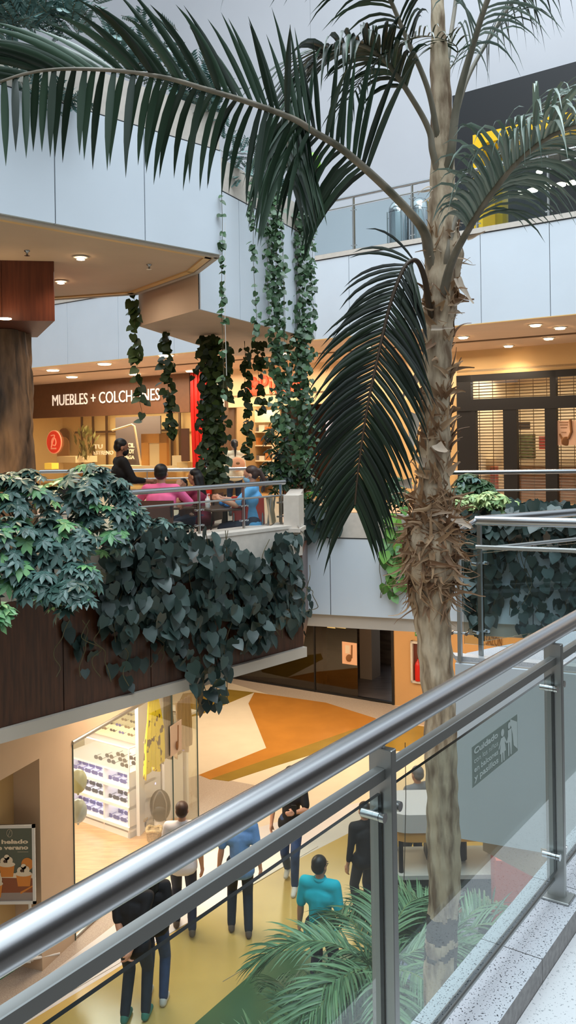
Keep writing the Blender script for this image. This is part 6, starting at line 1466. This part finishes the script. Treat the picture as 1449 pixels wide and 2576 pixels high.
    for sx in (-1, 1):
        mb = MB(); mb.ell(HP(sx * .03, .083, .008), (.013 * k, .007 * k, .008 * k), m_eyew, n=10, k=6, mtx=hyaw); mb.ell(HP(sx * .03, .089, .008), (.006 * k, .004 * k, .006 * k), m_iris, n=8, k=5, mtx=hyaw); mb.ell(HP(sx * .032, .09, .030), (.022 * k, .005 * k, .005 * k), hair, n=8, k=5, mtx=hyaw); mb.build('eye', T)
    if mask is not None:
        blob('face_mask', [('e', HP(0, .045, -.05), (.062 * k, .058 * k, .052 * k), hyaw), ('e', HP(0, .085, -.03), (.03 * k, .03 * k, .04 * k), hyaw)], mask, T, voxel=.009, it=2)
        mb = MB()
        for sx in (-1, 1): mb.tube([HP(sx * .058, .05, -.03), HP(sx * .08, .0, .005)], .0025, mask, n=4)
        mb.build('mask_loop', T)
    return T
def P0(x, y, Z): p = ATZ(x, y, Z); return p
m_navy = M('navy_denim', (38, 46, 66), .75); m_blue = M('blue_denim', (44, 68, 108), .75, var=.15, scale=12); m_dkblue = M('dark_blue_denim', (22, 38, 56), .75, var=.15, scale=12)
m_blk = M('black_cotton', (17, 17, 21), .8); m_whs = M('white_cotton', (226, 222, 226), .8); m_cham = M('chambray_blue', (112, 154, 208), .8, var=.08, scale=10); m_teal = M('bright_turquoise_cotton', (0, 186, 206), .75)
m_shoew = M('pale_trainers', (206, 204, 198), .6); m_shoeg = M('grey_shoes', (96, 84, 74), .7); m_shoed = M('dark_shoes', (52, 44, 42), .6); m_shoet = M('teal_trainers', (60, 130, 116), .6)
away = 0.0
# lower floor, from the front
person('man in a black top and dark jeans standing with hands clasped behind his back', ATZ(338, 2572, L1), -.15, 1.74, feet=[(-.10, -.02, 0), (.11, .06, 0)], hands=[(-.03, -.17, .88), (.04, -.19, .90)], elbow=[(-1, -.5, 0), (1, -.5, 0)], shirt=m_blk, sleeve=.42, hem=-.10, pants=m_dkblue, shoes=m_shoet, grip=1.0)
person('long-haired woman in a black top and jeans beside the man in black', ATZ(388, 2520, L1), -.1, 1.66, feet=[(-.09, .05, 0), (.12, -.05, 0)], hands=[(-.2, .14, .92), (.2, .12, .90)], shirt=m_blk, sleeve=.4, hem=-.02, pants=m_blue, shoes=m_shoew, hairstyle='long', female=True)
person('man in a white T-shirt and dark jeans walking away past the eyewear shop', ATZ(462, 2345, L1), .05, 1.72, feet=[(-.10, .12, 0), (.12, -.14, .02)], hands=[(-.25, .12, .88), (.25, -.04, .86)], shirt=m_whs, sleeve=.40, hem=-.06, pants=m_navy, shoes=m_shoeg, hair=m_hairb)
person('man in a short-sleeved blue shirt and slim jeans walking away', ATZ(606, 2348, L1), .05, 1.72, feet=[(-.12, .06, 0), (.10, -.10, 0)], hands=[(-.27, .02, .84), (.26, .0, .84)], shirt=m_cham, sleeve=.40, hem=-.10, pants=m_dkblue, shoes=m_shoeg, collar=True)
p = ATZ(735, 2222, L1)
tp = person('person in a black T-shirt and blue jeans walking nearer while looking at a phone', p, PI - .15, 1.70, feet=[(-.07, .22, 0), (.10, -.22, .03)], hands=[(-.10, .30, 1.14), (.28, .02, .86)], elbow=[(-.6, -.4, -1), (.4, -1, 0)], shirt=m_blk, sleeve=.4, hem=-.06, pants=m_blue, shoes=m_shoew, headpitch=-.35, mask=m_blk, hair=m_hair)
ph = MB(); ph.box((.11 * .9, -.36, 1.22), (.07, .012, .14), m_dark, bev=.003); o = ph.build('phone'); o.location = (0, 0, 0); M4 = Matrix.Translation(p) @ Matrix.Rotation(PI - .15, 4, 'Z') 
o.data.transform(Matrix.Translation((-.19, .70, -.03))); o.data.transform(M4); tag(o, 'dark phone held up by the person in the black T-shirt', 'phone')
gl_m = m_dark
pz = ATZ(800, 2560, L1); c = AT(805, 2240, 9.75)
tt = person('man with glasses in a bright turquoise polo shirt, partly behind the areca palm', (c.x, c.y, L1), -.35, 1.72, feet=[(-.10, .0, 0), (.10, .02, 0)], hands=[(-.27, .06, .84), (.22, .18, .95)], shirt=m_teal, sleeve=.42, hem=-.08, pants=m_navy, shoes=m_shoed, collar=True, headyaw=-.25)
mb = MB(); mb.tube([(-.082, .0, 1.575), (-.06, .085, 1.575), (.06, .085, 1.575), (.082, .0, 1.575)], .004, m_dark, n=5); o = mb.build('spectacles', tt); o.data.transform(Matrix.Rotation(-.25, 4, 'Z'))
c = AT(918, 2100, 11.4); person('black-haired person in dark clothes mostly hidden behind the first railing post', (c.x, c.y, L1), .4, 1.62, shirt=m_blk, sleeve=.9, pants=m_navy, shoes=m_shoed)
c = AT(1052, 2060, 12.4); person('person in grey clothes behind the kiosk canopy, left of the palm trunk', (c.x, c.y, L1), .5, 1.70, shirt=M('grey_knit', (140, 136, 136), .8), sleeve=.9, pants=m_navy, shoes=m_shoed, hair=M('grey_hair', (120, 112, 108), .6))
c = AT(1178, 2230, 9.6); person('seated person in a white striped shirt under the bridge, right of the trunk', (c.x, c.y, L1), .9, 1.68, hips=(0, 0, .58), lean=.15, feet=[(-.1, .45, 0), (.1, .45, 0)], hands=[(-.2, .4, .75), (.2, .4, .75)], shirt=M('white_striped_shirt', (214, 214, 220), .8, rgb2=(120, 124, 140), scale=30, stretch=(1, 1, 6)), sleeve=.9, pants=m_navy, shoes=m_shoed, knee=(0, .4, 1))
st_ = thing('stool', 'dark stool under the seated person by the kiosk', 'stool', (c.x, c.y, L1)); mb = MB(); mb.lathe((0, 0, 0), [(.17, .42), (.18, .44), (.18, .47), (.02, .48)], m_dark, n=20); mb.build('seat', st_); mb = MB(); mb.lathe((0, 0, 0), [(.15, 0), (.15, .02), (.03, .04), (.03, .42)], m_dark, n=16); mb.build('pedestal', st_)

# ---- café terrace
m_chw = M('brown_chair_shell', (88, 54, 40), .5); m_tabw = M('dark_table_top', (96, 70, 54), .35); m_red2 = M('red_seat', (200, 62, 50), .5); m_beigeb = M('beige_chair_back', (190, 164, 134), .6)
def chair(loc, rz, label, seat_m, back_m, leg_m, group=None, sh=.45):
    T = thing('cafe_chair', label, 'chair', loc, rz, group)
    mb = MB(); mb.box((0, 0, sh), (.43, .42, .035), seat_m, bev=.01); mb.build('seat', T)
    mb = MB(); M_ = Matrix.Translation((0, -.215, sh + .27)) @ Matrix.Rotation(-.12, 4, 'X') @ Matrix.Rotation(0, 4, 'Z'); mb.box((0, 0, 0), (.42, .025, .36), back_m, mtx=M_); mb.build('backrest', T)
    for sx in (-1, 1):
        for sy in (-1, 1): mb = MB(); mb.tube([(sx * .18, sy * .18, sh), (sx * .20, sy * .20, 0)], .014, leg_m, n=8); mb.build('leg', T)
        mb = MB(); mb.tube([(sx * .19, -.19, sh), (sx * .19, -.24, sh + .42)], .013, leg_m, n=8); mb.build('back_upright', T)
    return T
def cafe_table(loc, rz, label, w=.75, d=.75):
    T = thing('cafe_table', label, 'table', loc, rz); mb = MB(); mb.box((0, 0, .735), (w, d, .03), m_tabw, bev=.006); mb.build('tabletop', T)
    mb = MB(); mb.tube([(0, 0, .03), (0, 0, .72)], .035, m_dark, n=12); mb.build('pedestal', T); mb = MB(); mb.box((0, 0, .015), (.45, .45, .03), m_dark, bev=.008); mb.build('base', T); return T
def seatp(x, y, d): c = AT(x, y, d); return Vector((c.x, c.y, 0))
w_ = seatp(303, 1150, 11.9)
person('waiter in black with a black face mask standing at the café tables', w_, -1.15, 1.70, hands=[(-.12, .34, 1.05), (.14, .36, 1.08)], elbow=[(-.6, -.6, -1), (.6, -.6, -1)], shirt=m_blk, sleeve=.85, hem=-.06, pants=m_blk, shoes=m_shoed, mask=m_blk, headpitch=-.25, skin=m_skin_d)
c1 = seatp(404, 1220, 10.9)
person('man in a pink shirt seated with his back to the viewer', c1, -.1, 1.74, hips=(0, 0, .56), lean=.05, feet=[(-.14, .38, 0), (.14, .40, 0)], hands=[(-.22, .40, .80), (.20, .42, .80)], elbow=[(-1, -.4, -.4), (1, -.4, -.4)], shirt=M('pink_shirt', (244, 112, 164), .75), sleeve=.8, hem=-.07, pants=M('grey_trousers', (120, 112, 112), .8), shoes=m_shoed, knee=(0, .4, 1))
chair(c1 + Vector((0, -.03, 0)), -.1, 'dark brown café chair under the man in pink', m_chw, m_chw, m_dark)
c2 = seatp(512, 1240, 12.0)
person('dark-haired woman in a maroon top and jeans seated facing left at the table', c2, 1.25, 1.58, hips=(0, 0, .54), lean=.22, feet=[(-.1, .42, 0), (.1, .40, 0)], hands=[(-.08, .34, .98), (.16, .36, .80)], elbow=[(-.5, .3, -1), (.6, -.3, -1)], shirt=M('maroon_top', (140, 40, 72), .75), sleeve=.35, hem=-.05, pants=m_blue, shoes=m_shoew, hairstyle='long', female=True, knee=(0, .4, 1), headpitch=-.1)
chair(c2, 1.25, 'dark café chair under the woman in maroon', m_chw, m_chw, m_dark)
c3 = seatp(640, 1250, 11.35)
person('woman in a light blue T-shirt and a blue face mask seated facing left', c3, 1.45, 1.64, hips=(0, 0, .55), lean=.05, feet=[(-.1, .44, 0), (.1, .42, 0)], hands=[(-.14, .42, .86), (.14, .44, .86)], elbow=[(-.6, -.5, -1), (.6, -.5, -1)], shirt=M('light_blue_tee', (96, 168, 218), .75), sleeve=.4, hem=-.07, pants=m_navy, shoes=m_shoed, hair=m_hairb, hairstyle='ponytail', female=True, mask=M('blue_surgical_mask', (140, 190, 216), .6), knee=(0, .4, 1), headpitch=-.2)
chair(c3, 1.45, 'café chair with red seat and beige back under the woman in light blue', m_red2, m_beigeb, m_steel_d)
c4 = seatp(466, 1240, 12.7); person('small dark-haired child seated behind the table', c4, 2.6, 1.25, hips=(0, 0, .52), lean=.1, feet=[(-.08, .3, 0.1), (.08, .3, 0.1)], hands=[(-.12, .3, .76), (.12, .3, .76)], shirt=M('brown_jumper', (80, 50, 40), .8), sleeve=.9, pants=m_navy, shoes=m_shoed, knee=(0, .4, 1)); chair(c4, 2.6, 'dark café chair under the small child', m_chw, m_chw, m_dark)
tb = seatp(566, 1262, 11.5) ; cafe_table(tb, .5, 'dark square café table between the two seated women', .70, .70)
tb2 = seatp(430, 1240, 11.75); cafe_table(tb2, .2, 'dark café table before the man in pink', .70, .60)
mb = MB(); q = tb + Vector((.02, -.06, .75)); 
for k in range(7): mb.ell(q + Vector((random.gauss(0, .05), random.gauss(0, .04), .03 + random.random() * .03)), (.05, .045, .035), M('bright_blue_cloth', (30, 140, 226), .6), n=10, k=6)
tag(mb.build('blue_cloth'), 'crumpled bright blue cloth on the café table', 'cloth')
q = tb + Vector((-.22, -.1, .75)); bt = thing('sanitizer_bottle', 'small clear-white pump bottle on the café table', 'bottle', q); mb = MB(); mb.lathe((0, 0, 0), [(.03, 0), (.032, .01), (.032, .11), (.014, .13), (.014, .145)], m_white, n=16); mb.build('bottle_body', bt); mb = MB(); mb.tube([(0, 0, .145), (0, 0, .175), (.03, 0, .175)], .006, m_white, n=8); mb.build('pump', bt)
chair(seatp(640, 1305, 11.0) + Vector((-.12, .05, 0)), 3.0, 'empty café chair with a red seat, nearest the terrace railing', m_red2, m_red2, m_steel_d)
chair(seatp(160, 1200, 15.5), .8, 'empty black high-backed chair far left behind the bush', m_dark, m_dark, m_dark)
# shopper in the corridor
c5 = seatp(590, 1150, 18.6); sw_ = person('shopper with a long black ponytail and cream top behind the railing', c5, .2, 1.66, shirt=M('cream_top', (226, 206, 170), .8), sleeve=.8, pants=m_navy, shoes=m_shoed, hairstyle='ponytail', female=True)
mb = MB(); mb.ell((.03, -.24, 1.10), (.16, .05, .15), M('peach_felt', (232, 158, 112), .8), n=16); mb.ell((.03, -.28, 1.12), (.05, .02, .03), m_brownd, n=8); mb.build('peach_hat', sw_)
